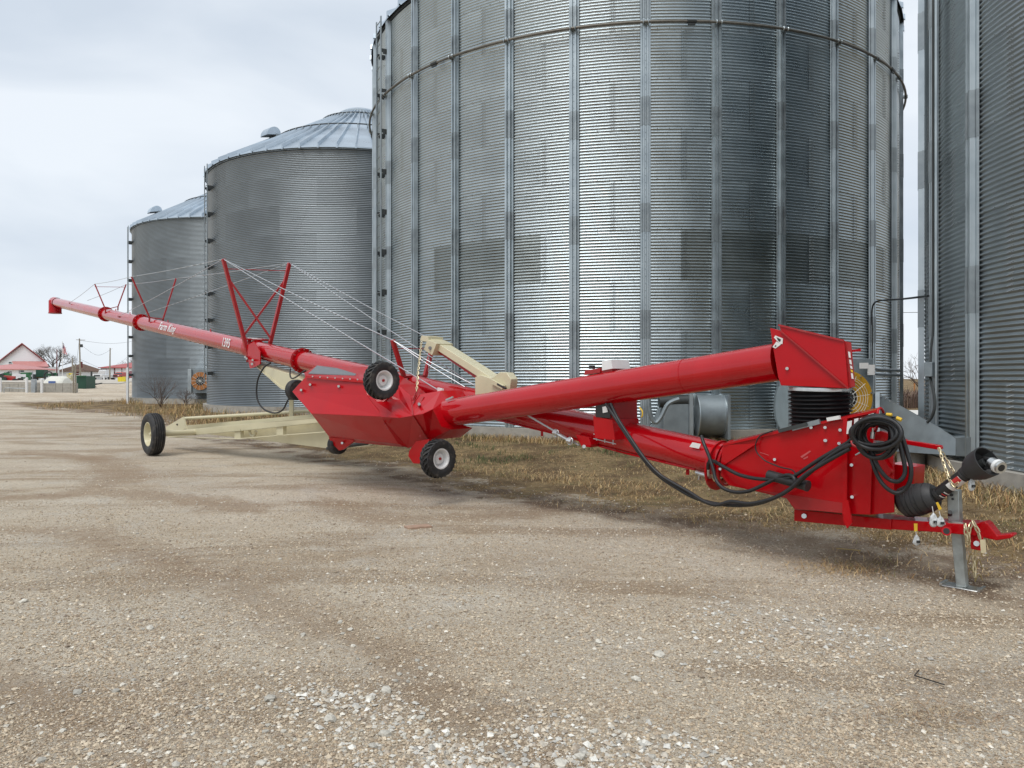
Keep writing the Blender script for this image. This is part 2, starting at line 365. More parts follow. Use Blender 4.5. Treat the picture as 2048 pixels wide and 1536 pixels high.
    gn = noise(9, 8, .7, .4); gcol = mix(ramp(noise(1.1, 5, .6), .4, .62), (.36, .26, .135), (.20, .135, .075))
    gcol = mix(ramp(noise(2.4, 5, .6), .56, .68, 0, .6), gcol, (.11, .11, .05)); gcol = mix(ramp(gn, .3, .7, 0, 1.), mix(.6, gcol, (.05, .035, .02)), gcol)
    # trodden, damp brown verge where the gravel gives way to grass
    edge = math_('MULTIPLY', ramp(ga.outputs['Fac'], .02, .30), ramp(ga.outputs['Fac'], 1.0, .6))
    base = mix(math_('MULTIPLY', edge, ramp(noise(1.5, 5, .6), .40, .58, .15, .9)), base, (.165, .11, .072))
    f = ramp(math_('ADD', math_('SUBTRACT', ga.outputs['Fac'], .08), math_('MULTIPLY', math_('SUBTRACT', gn, .5), 1.4)), .38, .62)
    base = mix(f, base, gcol)
    base = mix(ramp(noise(5.5, 7, .7, .5), .55, .72, 0, .5), base, (.30, .215, .14)) if False else base
    l.new(base, b.inputs['Base Color'])
    h = math_('ADD', math_('MULTIPLY', peb, .6), math_('ADD', math_('MULTIPLY', fine, .9), math_('MULTIPLY', s2.outputs[0], .3)))
    bu = n.new('ShaderNodeBump'); bu.inputs['Strength'].default_value = .85; bu.inputs['Distance'].default_value = .02; l.new(h, bu.inputs['Height'])
    h2 = n.new('ShaderNodeBump'); h2.inputs['Strength'].default_value = .8; h2.inputs['Distance'].default_value = .09; l.new(noise(4.5, 9, .68), h2.inputs['Height']); l.new(h2.outputs[0], bu.inputs['Normal']); l.new(bu.outputs[0], b.inputs['Normal'])
    return m
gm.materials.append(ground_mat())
# concrete road seen between the bins, a sheet 4 mm above the ground
def drape(name, m, quad, nx=12, ny=4, lift=.004):
    q = [Vector(p) for p in quad]; mb = MB(); vs = []
    for j in range(ny+1):
        for i in range(nx+1):
            a = q[0].lerp(q[1], i/nx); b2 = q[3].lerp(q[2], i/nx); p = a.lerp(b2, j/ny); vs.append((p.x, p.y, float(gz(p.x, p.y))+lift))
    mb.add(vs, [(j*(nx+1)+i, j*(nx+1)+i+1, (j+1)*(nx+1)+i+1, (j+1)*(nx+1)+i) for j in range(ny) for i in range(nx)])
    o = mb.build(name, m, None, smooth=60); o['kind'] = 'structure'; return o
PALE = mat('pale_concrete', (.62, .61, .57), .9, var=.08)
drape('road', PALE, [(12, 33, 0), (60, 26, 0), (60, 31, 0), (12, 38.5, 0)], lift=.02)
DRIVE = mat('pale_gravel', (.46, .42, .36), .95, var=.12, vscale=2)
drape('driveway', DRIVE, [(-64, 84, 0), (-44, 84, 0), (-52, 108, 0), (-92, 104, 0)], lift=.05)

# ---------------------------------------------------------------- grain bins
PITCH = .0676
BOLT_FROM = {}
def panel_mesh(name, R, arc, nc, lap=True, segs=6, bolts=True, na_=10, amp=.0085):
    mb = MB(); nz_ = nc*segs; vs = []
    for k in range(nz_+1):
        z = k*PITCH/segs; dr = amp*math.sin(2*math.pi*k/segs)
        for i in range(na_+1):
            t = arc*(i/na_-.5)*(1.0+.006*0); r = R+dr+(.006*(1-i/na_))
            vs.append((r*math.cos(t), r*math.sin(t), z))
    mb.add(vs, [(k*(na_+1)+i, k*(na_+1)+i+1, (k+1)*(na_+1)+i+1, (k+1)*(na_+1)+i) for k in range(nz_) for i in range(na_)])
    nsm = len(mb.f)
    if bolts:
        def bolt(t, z, rr, s=.010):
            c = Vector((rr*math.cos(t), rr*math.sin(t), z)); _, e1, e2 = basis((math.cos(t), math.sin(t), 0)); o = Vector((math.cos(t), math.sin(t), 0))*.012
            mb.add([c+e1*s, c+e2*s, c-e1*s, c-e2*s, c+o], [(0, 1, 4), (1, 2, 4), (2, 3, 4), (3, 0, 4)])
        for k in range(nc):
            for i in range(4):
                bolt(-arc/2+(.012+.035*i)/R, (k+.12+.12*i)*PITCH, R+.008+amp*.6)
        for i in range(1, 12): bolt(arc*(i/12-.5), .02, R+amp+.004)
    me = mb.mesh(name, None, None)
    BOLT_FROM[me.name] = nsm
    me.polygons.foreach_set('use_smooth', [i < nsm for i in range(len(me.polygons))])
    return me
def inst(name, me, parent, m=None, rz=0, z=0, loc=None):
    o = bpy.data.objects.new(name, me); COL.objects.link(o); o.parent = parent
    o.location = loc if loc is not None else (0, 0, z); o.rotation_euler = (0, 0, rz); ORG[o.name] = ORG[parent.name]
    if m is not None: o.material_slots[0].link = 'OBJECT'; o.material_slots[0].material = m
    return o
def grain_bin(c, R, z0, rings, nsheet, ph, label, far=False, stiff=False, weathered=(), roofpitch=30, nroof=60, windring=None, ladder=None, vents=(), roofring=True, nc=16, rr0=0, wallm=None):
    t = thing('grain_bin', (c[0], c[1], z0), label, 'grain bin', 'corrugated steel grain bins'); O = Vector((c[0], c[1], z0))
    g0 = float(gz(c[0]+R, c[1]))
    MB().cyl(O+Vector((0, 0, -z0-.3)), O+Vector((0, 0, -.004)), R+.16, n=96).build('foundation', CONC, t, smooth=30)
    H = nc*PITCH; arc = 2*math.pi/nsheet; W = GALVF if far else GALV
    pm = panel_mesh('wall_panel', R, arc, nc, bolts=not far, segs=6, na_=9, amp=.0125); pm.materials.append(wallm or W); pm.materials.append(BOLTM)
    pm.polygons.foreach_set('material_index', [0 if i < BOLT_FROM[pm.name] else 1 for i in range(len(pm.polygons))])
    for k in range(rings):
        for i in range(nsheet):
            a = ph+(i+.5*((k+rr0) % 2))*arc
            ad = math.degrees(a) % 360; mm = None
            for (kk, a0) in weathered:
                if kk == k and abs((ad-a0+180) % 360-180) < 4: mm = GALVD
            inst('wall_panel', pm, t, mm, a, k*H+.001*(k % 2))
    eave = rings*H
    if stiff:
        mb = MB(); ns = nsheet*2      # outside stiffener: a W section standing off the sheets
        prof = [(-.115, 0), (-.108, .030), (-.075, .030), (-.060, .090), (-.028, .090), (-.018, .050), (.018, .050), (.028, .090), (.060, .090), (.075, .030), (.108, .030), (.115, 0)]
        def strip(mb, z1, z2, off=.0, sc=1.0):
            r = R+.013; vs = []
            for z in (z1, z2):
                for (y, x) in prof: vs.append((r+x+off, y*sc, z))
            m_ = len(prof); mb.add(vs, [(i, i+1, m_+i+1, m_+i) for i in range(m_-1)]+[tuple(range(m_)), tuple(range(m_, 2*m_))])
        strip(mb, .0, eave-.03); z = .06
        while z < eave-.1:
            mb.add([(R+.065, -.009, z), (R+.065, .009, z), (R+.065, 0, z+.012), (R+.065, 0, z-.012), (R+.075, 0, z)], [(0, 2, 4), (2, 1, 4), (1, 3, 4), (3, 0, 4)]); z += .155
        sm = mb.mesh('stiffener', None, 20); sm.materials.append(STIF)
        mb = MB(); strip(mb, 0, .62, .006, 1.03); spm = mb.mesh('stiffener_splice', None, 20); spm.materials.append(STIFD)
        for i in range(ns):
            a = ph+(i+.5)*arc/2
            so_ = inst('stiffener', sm, t, None, a, 0)
            for q in range(1, 5):
                zz = q*2.30-.55+(.0 if i % 2 else .22)
                if zz+.7 < eave: inst('stiffener_splice', spm, t, None, a, zz)
    # eave angle and roof
    tp = math.tan(R_(roofpitch)); ov = .12; rc = .95; zt = (R+ov-rc)*tp
    MB().lathe(O+Vector((0, 0, eave-.09)), (0, 0, 1), [(0, R+.012), (0, R+.05), (.085, R+.05), (.085, R-.03)], n=96).build('eave_angle', DARKM if not far else STIFD, t)
    mb = MB(); a2 = math.pi/nroof; r1 = R+ov
    def P(r, a, dz=0): return (r*math.cos(a), r*math.sin(a), (r1-r)*tp+dz)
    mb.add([P(r1, -a2), P(r1, a2), P(rc, a2), P(rc, -a2), P(r1, -a2, -.05), P(r1, a2, -.05)], [(0, 1, 2, 3), (0, 4, 5, 1)])
    w1 = .035/r1; w2 = .035/rc
    mb.add([P(r1+.03, -a2), P(r1+.03, -a2+w1*2), P(rc, -a2+w2*2), P(rc, -a2), P(r1+.03, -a2, .14), P(r1+.03, -a2+w1, .14), P(rc, -a2+w2, .11), P(rc, -a2, .11), P(r1+.03, -a2, -.06), P(r1+.03, -a2+w1*2, -.06)],
           [(0, 4, 7, 3), (4, 5, 6, 7), (5, 1, 2, 6), (8, 9, 1, 5, 4)])
    rm = mb.mesh('roof_panel', None, None); rm.materials.append(ROOF)
    for i in range(nroof): inst('roof_panel', rm, t, None, i*2*a2+.01, eave+.0)
    MB().lathe(O+Vector((0, 0, eave+zt)), (0, 0, 1), [(-.02, rc+.06), (.10, rc+.08), (.22, rc-.1), (.34, .5), (.36, .05)], n=40).build('roof_cap', ROOF, t)
    if roofring:
        for fr in (.50, .86):
            r = R+ov-(R+ov-rc)*fr; MB().torus(O+Vector((0, 0, eave+(r1-r)*tp+.15)), (0, 0, 1), r, .028, n=80, m=5).build('roof_ring', DARKM, t)
            mb = MB()
            for i in range(nroof):
                a = i*2*a2+.01-a2; mb.box(O+Vector((r*math.cos(a), r*math.sin(a), eave+(r1-r)*tp+.09)), .08, .05, .13, (math.cos(a), math.sin(a), 0), (-math.sin(a), math.cos(a), 0))
            mb.build('roof_ring_clip', STIFD, t)['kind'] = 'stuff'
    if windring:
        MB().torus(O+Vector((0, 0, windring-z0)), (0, 0, 1), R+.16, .030, n=160, m=8).build('wind_ring', PIPE, t)
        mb = MB()
        cb = MB()
        cb.torus((R+.16, .055, windring-z0), (0, 1, 0), .042, .012, n=10, m=5); cb.torus((R+.16, -.055, windring-z0), (0, 1, 0), .042, .012, n=10, m=5); cb.box((R+.12, 0, windring-z0), .06, .15, .05)
        cmm = cb.mesh('ring_clamp', None, 40); cmm.materials.append(STIF)
        for i in range(nsheet*2): inst('ring_clamp', cmm, t, None, ph+(i+.5)*arc/2)
        cb = MB().cyl((R+.16, -.10, windring-z0), (R+.16, .10, windring-z0), .045, n=8); cb.box((R+.16, 0, windring-z0-.05), .03, .16, .06)
        cmm = cb.mesh('ring_coupling', None, 30); cmm.materials.append(DARKM)
        for i in range(0, nsheet*2, 4): inst('ring_coupling', cmm, t, None, ph+(i+1.12)*arc/2)
    if ladder is not None:
        a = R_(ladder); o = Vector((math.cos(a), math.sin(a), 0)); s = Vector((-math.sin(a), math.cos(a), 0)); B = O+o*(R+.24)
        for q in (-.2, .2): MB().bar(B+s*q+Vector((0, 0, .9)), B+s*q+Vector((0, 0, eave+.05)), .055, .03, up=o).build('ladder_rail', STIFD, t)
        rm2 = MB().cyl(Vector((R+.24, -.2, 0)), Vector((R+.24, .2, 0)), .012, n=5).mesh('ladder_rung', None, 30); rm2.materials.append(STIFD)
        z = 1.0
        while z < eave: inst('ladder_rung', rm2, t, None, a, z); z += .305
        sb = MB()
        for q in (-.2, .2): sb.box((R+.12, q, 0), .24, .012, .10); sb.box((R+.10, q, -.07), .16, .02, .04)
        sm2 = sb.mesh('ladder_bracket', None, 30); sm2.materials.append(DARKM)
        z = 1.3
        while z < eave: inst('ladder_bracket', sm2, t, None, a, z); z += 1.082
    for (va, fr) in vents:
        a = R_(va); r = R+ov-(R+ov-rc)*fr; o = Vector((math.cos(a), math.sin(a), 0)); s = Vector((-o.y, o.x, 0)); base = O+o*r+Vector((0, 0, eave+(r1-r)*tp))
        pr = [(.32*math.cos(q), .32*math.sin(q)) for q in np.linspace(0, math.pi, 13)]
        pts = [base+o*(x+.1)+Vector((0, 0, .16+z-.25*x)) for x, z in pr]
        v = MB().prism([p-s*.24 for p in pts], s*.48).build('roof_vent', ROOF, t, smooth=30)
        MB().box(base-o*.15+Vector((0, 0, .02)), .34, .5, .4, o, s).build('vent_throat', STIFD, v)
        MB().box(base+o*.12+Vector((0, 0, .13)), .64, .44, .02, o-Vector((0, 0, .25)), s).build('vent_mesh', DARKM, v)
    return t, eave
A11 = 11.25
b1, e1_ = grain_bin((3.58, 24.03), 7.84, .45, 10, 16, R_(264.9-5.625), 'tall grain bin at centre with wind ring and outside stiffeners behind the red auger', stiff=True,
    weathered=[(3, 236.8), (3, 281.8), (3, 304.3)], windring=9.2, ladder=207, nroof=68, rr0=1)
b2, e2_ = grain_bin((13.07, 9.22), 7.0, .44, 11, 16, R_(174.7-5.625), 'nearest grain bin, shaded grey, cut off by the right edge of the photo', stiff=True, nroof=60, wallm=GALVR)
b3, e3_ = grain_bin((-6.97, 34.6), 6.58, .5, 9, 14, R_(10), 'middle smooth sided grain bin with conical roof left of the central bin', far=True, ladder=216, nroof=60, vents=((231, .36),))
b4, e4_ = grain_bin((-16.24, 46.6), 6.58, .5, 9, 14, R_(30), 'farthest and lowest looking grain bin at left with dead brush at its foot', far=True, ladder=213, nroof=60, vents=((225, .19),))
# small things fixed to the right-hand bin: junction box and conduits
def rb(px, py, off=0.0):     # point on the right bin's wall seen at (px,py), stood off the sheets
    r = ray(px, py); C = Vector((13.07, 9.22, 0)); d = Vector((r.x, r.y, 0)); a = d.dot(d); b_ = -2*d.dot(C); c_ = C.dot(C)-(7.0+off)**2
    di = max(b_*b_-4*a*c_, 0); return CAM+r*((-b_-math.sqrt(di))/(2*a))
jb = rb(1861, 739, .16)
MB().box(jb, .13, .12, .21, (.85, .5, 0), (-.5, .85, 0)).build('junction_box', DUCT, b2, bevel=.006)
MB().tube([rb(1866, y, .12) for y in (0, 150, 300, 450, 600, 660)]+[rb(1862, 700, .15), rb(1861, 724, .16)], .016, n=6).build('conduit', DARKM, b2)
MB().tube([rb(1860, 753, .16), rb(1868, 790, .15), rb(1869, 815, .17), rb(1863, 835, .2), rb(1854, 845, .25)], .022, n=6).build('conduit', DARKM, b2)
MB().tube([rb(1872, y, .11) for y in (0, 300, 600, 860)], .02, n=6).build('conduit', STIF, b2)
# ---------------------------------------------------------------- the red grain auger in transport position
U = -MP.u if MP.u.dot((A1-A0).normalized()) < 0 else MP.u      # along the auger, boot -> spout
NN = MP.n                                                       # towards the camera side
auger = thing('grain_auger', (axis(1600).x, axis(1600).y, 0), 'long red portable grain auger with folded swing hopper standing in front of the bins', 'grain auger')
TR = .170
def ax_pt(px): return A0+(A1-A0)*(((axis(px)-A0).dot(TDIR))/(A1-A0).length)
segs = [108, 212, 283, 500, 605, 1450]
for i in range(len(segs)-1):
    a = ax_pt(segs[i]); b = ax_pt(segs[i+1])
    tb = MB().cyl(a, b-(b-a).normalized()*.002, TR if i else TR*.99, n=48).build('tube_section', REDT, auger)
    # inspection band and lugs on each length of tube
    if i in (1, 2, 4):
        for f in (.3, .7):
            p = a.lerp(b, f); MB().box(p+Vector((0, 0, TR+.02)), .05, .012, .06, TDIR, NN).build('lug', RED, tb)
UPV = TDIR.cross(NN).normalized(); UPV = UPV if UPV.z > 0 else -UPV
def flange(px, R=.225, name='flange'):
    c = ax_pt(px); mb = MB()
    for q in (-.022, .022): mb.lathe(c+TDIR*q, TDIR, [(-.006, TR), (-.006, R), (.006, R), (.006, TR)], n=40)
    f = mb.build(name, RED, auger); nb = MB()
    for k in range(12):
        t = k*math.pi/6; d = NN*math.cos(t)+UPV*math.sin(t); nb.cyl(c+d*(R-.022)-TDIR*.045, c+d*(R-.022)+TDIR*.045, .009, n=6)
    nb.build('bolt_ring', CHROME, f)
for px in (212, 283, 605): flange(px)
# spout at the far end
tip = ax_pt(110)
sp = MB().lathe(tip, TDIR, [(-.4, TR+.012), (.10, TR+.012), (.22, TR*.75), (.27, TR*.3), (.28, .001)], n=32).build('spout_hood', RED, auger)
MB().cyl(tip+Vector((0, 0, .05))-TDIR*.02, tip+Vector((0, 0, -.42))-TDIR*.02, .21, n=28).build('spout', RED, auger)
MB().lathe(tip+Vector((0, 0, -.42))-TDIR*.02, (0, 0, 1), [(-.003, .16), (-.003, .222), (.03, .222)], n=28).build('spout_lip', REDM, auger)
# truss masts
def mast(n1, n2, f1, f2, wb, wt, r, name='truss_mast', bar=True):
    nb, ntp = MP(*n1, wb), MP(*n2, wt); fb, ft = MP(*f1, -wb), MP(*f2, -wt)
    o = MB().bar(nb, ntp, r, r, NN).build(name, REDM, auger, bevel=.003); MB().bar(fb, ft, r, r, NN).build('post', REDM, o)
    if bar: MB().bar(nb, fb, r*.9, r*.7).build('saddle', REDM, o)
    for p in (nb, fb):
        c = p-Vector((0, 0, 0)); MB().bar(p, p-UPV*(.12)-NN*0, r*.9).build('foot', REDM, o)
    return nb, ntp, fb, ft, o
mA = mast((211, 619), (189.5, 568), (236, 613), (252, 569), .16, .40, .030)
mB = mast((299, 635), (263, 553.5), (326, 638), (352, 557), .16, .55, .035)
mC = mast((497, 712), (446.5, 518), (540, 688), (579, 526), .20, .62, .065)
mD = mast((808, 754), (785, 680), (850, 753), (868, 682), .20, .42, .055)
MB().bar(mA[1]-Vector((0, 0, .08)), mA[3]-Vector((0, 0, .08)), .012).build('cross_rod', REDM, mA[4])
MB().bar(mD[1]-Vector((0, 0, .12)), mD[3]-Vector((0, 0, .12)), .012).build('cross_rod', REDM, mD[4])
x = lambda a, b, t: a.lerp(b, t)
MB().bar(x(mC[0], mC[1], .80), x(mC[2], mC[3], .06), .04).build('cross_brace', REDM, mC[4])
MB().bar(x(mC[2], mC[3], .78)+U*.04, x(mC[0], mC[1], .20)+U*.04, .04).build('cross_brace', REDM, mC[4])
MB().bar(x(mC[0], mC[1], .90), x(mC[2], mC[3], .90), .014).build('cross_rod', REDM, mC[4])
def cable(a, b, r=.0065, sag=.02):
    m = (a+b)/2-Vector((0, 0, sag)); MB().tube([a, m, b], r, n=5, sub=5).build('truss_cable', ROPE, auger)
n_ = lambda px, w=.18: MP(px, 919+.236*(px-1444), w)
cable(mA[1], MP(139, 606, .17)); cable(mA[3], MP(175, 601, -.12)); cable(mA[1], mB[1]); cable(mA[3], mB[3])
cable(mB[1], mC[1]); cable(mB[3], mC[3]); cable(mC[1], MP(237, 633, .18)); cable(mC[3], MP(290, 627, -.12))
cable(mC[1], MP(878, 781, .45), .0085); cable(mC[1], mD[1], .008); cable(mC[3], mD[3], .0075)
cable(mC[3], MP(969, 783, .0), .0075); cable(mD[1], MP(930, 774, .12), .007); cable(mD[3], MP(1000, 762, -.2), .007); cable(mD[1], MP(962, 777, -.05), .006)
for px, py, w_ in ((139, 606, .17), (237, 633, .18)):
    MB().box(MP(px, py, w_), .12, .02, .05, TDIR, NN).build('cable_anchor', REDM, auger)
MB().box(MP(881, 780, .45), .10, .03, .05, TDIR, NN).build('cable_anchor', WHITE, auger)
# underside truss cable with turnbuckle
u1, u2 = MP(1040, 822, .30), MP(1112, 866, .30); tb_ = MP(1140, 882, .30); u3 = MP(1158, 890, .24)
MB().bar(u1, u3, .016).build('truss_cable', ROPE, auger)
tbk = MB().cyl(u2, tb_, .022, n=10).build('turnbuckle', CHROME, auger)
nb = MB()
for p in (u2, tb_): nb.cyl(p-TDIR*.03, p+TDIR*.03, .036, n=6); nb.torus(p+TDIR*0, NN, .04, .009, n=12, m=5)
nb.build('clamp_pair', CHROME, tbk)['kind'] = 'stuff'
# sliding bracket around the tube with its rollers
P_ = [(494, 690), (508, 684), (520, 704), (520, 728), (509, 734), (500, 737), (496, 720)]
br = MB().prism([MP(a, b, .24) for a, b in P_], -NN*.02).build('slide_bracket', RED, auger)
MB().prism([MP(a, b, -.22) for a, b in P_], -NN*.02).build('side_plate', RED, br)
c = ax_pt(508)
MB().box(c+UPV*.20, .30, .46, .025, TDIR, NN).build('top_plate', RED, br)
for k in (-.1, .1): MB().cyl(c+UPV*.19+TDIR*k-NN*.1, c+UPV*.19+TDIR*k+NN*.1, .03, n=12).build('roller', WHITE, br)
MB().lathe(c, TDIR, [(-.2, TR), (-.2, TR+.02), (.2, TR+.02), (.2, TR)], n=40).build('tube_band', RED, br)
for (px, py) in ((493, 717), (505, 720), (490, 714)): MB().cyl(MP(px, py, .24), MP(px, py, .30), .02, n=8).build('bolt', CHROME, br)
# cream lift arm under the tube
LA = [(503, 725), (594, 752), (640, 790), (668, 838), (640, 832), (572, 778), (560, 775)]
la = MB().prism([MP(a, b, .13) for a, b in LA], -NN*.26).build('lift_arm', CREAM, auger, bevel=.006)
MB().prism([MP(a, b, .15) for a, b in ((503, 724), (505, 728), (562, 778), (573, 781), (573, 776), (561, 773))], -NN*.30).build('arm_edge', CREAM, la)
MB().cyl(MP(504, 728, .26), MP(504, 728, -.26), .025, n=10).build('pivot_pin', CHROME, la)
# axle truss, legs and transport wheels
w0 = (AP(410, 866)-MP.p0).dot(NN)
WX = (WH-MP.p0).dot(NN)
ax = MB().cyl(WH-NN*.1, WH-NN*3.85, .06, n=12).build('axle', CREAM, auger)
wl = lambda px: w0+.35-(px-335)*.0022
def LP(px, py, dw=0.0): return MP(px, py, wl(px)+dw)
lg = MB().prism([LP(335, 862.5), LP(500, 847), LP(630, 834.5), LP(700, 828), LP(700, 841), LP(630, 846), LP(500, 860), LP(335, 875.5)], -NN*.12).build('frame_leg', CREAM, auger, bevel=.004)
MB().prism([LP(372, 851, -.3), LP(621, 829, -.3), LP(690, 822, -.3), LP(690, 832, -.3), LP(621, 840, -.3), LP(372, 862, -.3)], -NN*.10).build('upper_chord', CREAM, lg)
MB().tube([LP(345, 874, -.03), LP(361, 875, -.03), LP(478, 877.5, -.03), LP(644, 864.6, -.03), LP(720, 858, -.03)], .011, n=6, sub=1).build('truss_rod', CREAM, lg)
for (a, b, c_, d) in ((469, 481, 858, 877.5), (553, 566, 852, 871)): MB().prism([LP(a, c_, -.03), LP(b, c_-1, -.03), LP(b, d-.5, -.03), LP(a, d, -.03)], -NN*.07).build('gusset', CREAM, lg)
MB().prism([LP(331.5, 854, -.02), LP(366.6, 833.4, -.02), LP(372, 857.5, -.02), LP(350, 864, -.02), LP(333, 866, -.02)], -NN*.03).build('end_plate', CREAM, lg)
MB().cyl(LP(354.5, 849, -.02), LP(354.5, 849, -.012), .02, n=10).build('plate_hole', BLK, lg)
MB().tube([LP(366, 837, -.1), LP(620, 822, -.6), LP(700, 817, -.7)], .034, n=10, sub=1).build('brace_pipe', CREAM, lg)
MB().prism([LP(400, 864, -.20), LP(520, 850, -.20), LP(690, 838, -.20), LP(800, 838, -.2), LP(820, 860, -.2), LP(735, 893, -.2), LP(658, 897, -.20), LP(494, 877, -.20), LP(410, 868, -.20)], -NN*.06).build('deep_web', CREAM, lg)
MB().tube([LP(499, 858, -.1), LP(501, 868, -.1), LP(508, 872, -.1), LP(512, 862, -.1)], .028, n=8).build('pipe_stub', CREAM, lg)
MB().prism([MP(655, 868, -w0*.7), MP(800, 838, -w0*.5), MP(860, 850, -w0*.45), MP(740, 885, -w0*.6)], -NN*.09).build('frame_leg', CREAM, auger)
MB().bar(LP(583, 800, -.45), LP(583, 834, -.45), .075, .06).build('upright', CREAM, lg)
MB().tube([MP(655, 897, .3), MP(700, 891, .3), MP(735, 886, .3)], .03, n=8, sub=1).build('lift_cylinder', BLK, auger)
def wheel(c, axd, R, W, rr, tread, rimm, hubm, parent, name='wheel', dish=.05, turn=0):
    c = Vector(c); a, e1, e2 = basis(axd); hw = W/2
    prof = [(-hw*.72, rr), (-hw*.95, rr+(R-rr)*.25), (-hw, rr+(R-rr)*.55), (-hw*.93, R-(R-rr)*.16), (-hw*.80, R-.012)]
    if tread == 'rib':
        for g in (-.48, -.16, .16, .48):
            prof += [(hw*(g-.10), R+.006*(1-abs(g))), (hw*(g-.07), R-.016), (hw*(g+.04), R-.016), (hw*(g+.07), R+.006*(1-abs(g)))]
    else: prof += [(-hw*.6, R-.02), (0, R-.012), (hw*.6, R-.02)]
    prof += [(hw*.80, R-.012), (hw*.93, R-(R-rr)*.16), (hw, rr+(R-rr)*.55), (hw*.95, rr+(R-rr)*.25), (hw*.72, rr)]
    ty = MB().lathe(c, axd, prof, n=64, closed=True).build(name, RUB, parent, smooth=28)
    if tread == 'lug':
        mb = MB(); nl = 22
        for k in range(nl):
            for sgn in (-1, 1):
                t0 = 2*math.pi*(k+(.5 if sgn > 0 else 0))/nl; P4 = []
                for (z, dt, r) in ((.06, .20, R+.000), (.55, .05, R-.004), (.98, -.10, R-.022)):
                    for (dw) in (-.050, .050):
                        t = t0+dt+dw; P4.append((z*hw*sgn, t, r))
                vs = []
                for dr in (-.03, .008):
                    for (z, t, r) in P4: vs.append(c+a*z+(e1*math.cos(t)+e2*math.sin(t))*(r+dr))
                mb.add(vs, [(6, 7, 9, 8), (8, 9, 11, 10), (0, 6, 8, 2), (2, 8, 10, 4), (1, 3, 9, 7), (3, 5, 11, 9), (4, 10, 11, 5), (0, 1, 7, 6)])
        mb.build('tread_lugs', RUB, ty, smooth=20)
    MB().lathe(c, axd, [(hw*.72, rr+.008), (hw*.80, rr+.012), (hw*.80, rr-.004), (hw*.66, rr-.014), (hw*.30, rr-.022), (dish, rr-.05), (dish-.012, rr*.42), (dish+.006, rr*.36), (dish+.006, .001)], n=48).build('rim', rimm, ty, smooth=35)
    MB().lathe(c, axd, [(-hw*.72, rr+.008), (-hw*.66, rr-.014), (-dish, rr*.5), (-dish, .001)], n=32).build('rim_back', rimm, ty)
    MB().lathe(c, axd, [(dish, rr*.34), (dish+.05, rr*.30), (dish+.06, rr*.16), (dish+.085, rr*.14), (dish+.09, .001)], n=20).build('hub', hubm, ty)
    lb = MB()
    for k in range(5):
        t = k*2*math.pi/5+.3; p = c+(e1*math.cos(t)+e2*math.sin(t))*rr*.58; lb.cyl(p+a*(dish-.02), p+a*(dish+.012), .011, n=6)
    lb.build('lug_nuts', BLK, ty); return ty
wheel(WH, NN, .425, .26, .235, 'rib', CREAM, CREAM, auger, dish=-.02)
WH2 = WH-NN*3.95; WH2.z = WH.z
wheel(WH2, -NN, .425, .26, .235, 'rib', CREAM, CREAM, auger, dish=-.02)
MB().cyl(WH-NN*.02, WH-NN*.45, .045, n=12).build('stub_axle', CREAM, auger)
# hydraulic hose loop hanging from the tube
MB().tube([MP(541, 726, .22), MP(528, 735, .28), MP(516, 758, .33), MP(513, 785, .34), MP(517, 805, .34), MP(530, 820, .34), MP(550, 826, .34), MP(566, 819, .33), MP(576, 800, .30), MP(585, 790, .2)], .016, n=8).build('hydraulic_hose', RUBB, auger)
MB().tube([MP(581, 737, .24), MP(580, 750, .28), MP(584, 757, .3), MP(594, 753, .3), MP(605, 744, .3), MP(612, 741, .25)], .013, n=8).build('hydraulic_hose', RUBB, auger)

# ---------------------------------------------------------------- swing hopper
HV = Vector((.25, .43, 0)); EV = Vector((.27, .50, 0))
SN = SP.n
def facets(name, V, Fc, m, parent, back=.5, smooth=None, bevel=.004):
    bm = bmesh.new(); org = ORG[parent.name]; vs = {k: bm.verts.new(SP(*p)-org) for k, p in V.items()}
    for f in Fc: bm.faces.new([vs[k] for k in f])
    bmesh.ops.recalc_face_normals(bm, faces=bm.faces)
    be = [e for e in bm.edges if len(e.link_faces) == 1]
    r = bmesh.ops.extrude_edge_only(bm, edges=be); nv = [g for g in r['geom'] if isinstance(g, bmesh.types.BMVert)]
    for v in nv: v.co -= SN*back
    ne = [g for g in r['geom'] if isinstance(g, bmesh.types.BMEdge) and all(v in nv for v in g.verts)]
    bmesh.ops.holes_fill(bm, edges=ne, sides=0)
    bmesh.ops.recalc_face_normals(bm, faces=bm.faces)
    me = bpy.data.meshes.new(name); bm.to_mesh(me); bm.free(); me.materials.append(m)
    o = bpy.data.objects.new(name, me); setup(o, parent); ORG[o.name] = org
    if bevel: md = o.modifiers.new('bevel', 'BEVEL'); md.width = bevel; md.segments = 2; md.limit_method = 'ANGLE'; md.angle_limit = R_(14)
    return o
V = dict(a1=(610.5, 754, .35), a2=(710, 757, .35), a3=(732, 764, .36), a4=(733, 790, .40), a5=(758, 821, .46), a6=(762, 833, .50), a7=(622, 827, .50), a8=(584.7, 783, .36),
         b1=(798.5, 888, .12), b2=(656.7, 872, .12), c1=(806, 894, -.02), c2=(662, 881, -.02), t1=(633, 731.5, -.25), t2=(738, 734, -.25), t0=(608, 746, .18))
hop = facets('swing_hopper', V, [('a1', 'a2', 'a3', 'a4', 'a5', 'a6', 'a7', 'a8'), ('a7', 'a6', 'b1', 'b2'), ('b2', 'b1', 'c1', 'c2'), ('t0', 't1', 't2', 'a3', 'a2', 'a1')], RED, auger, back=.35)
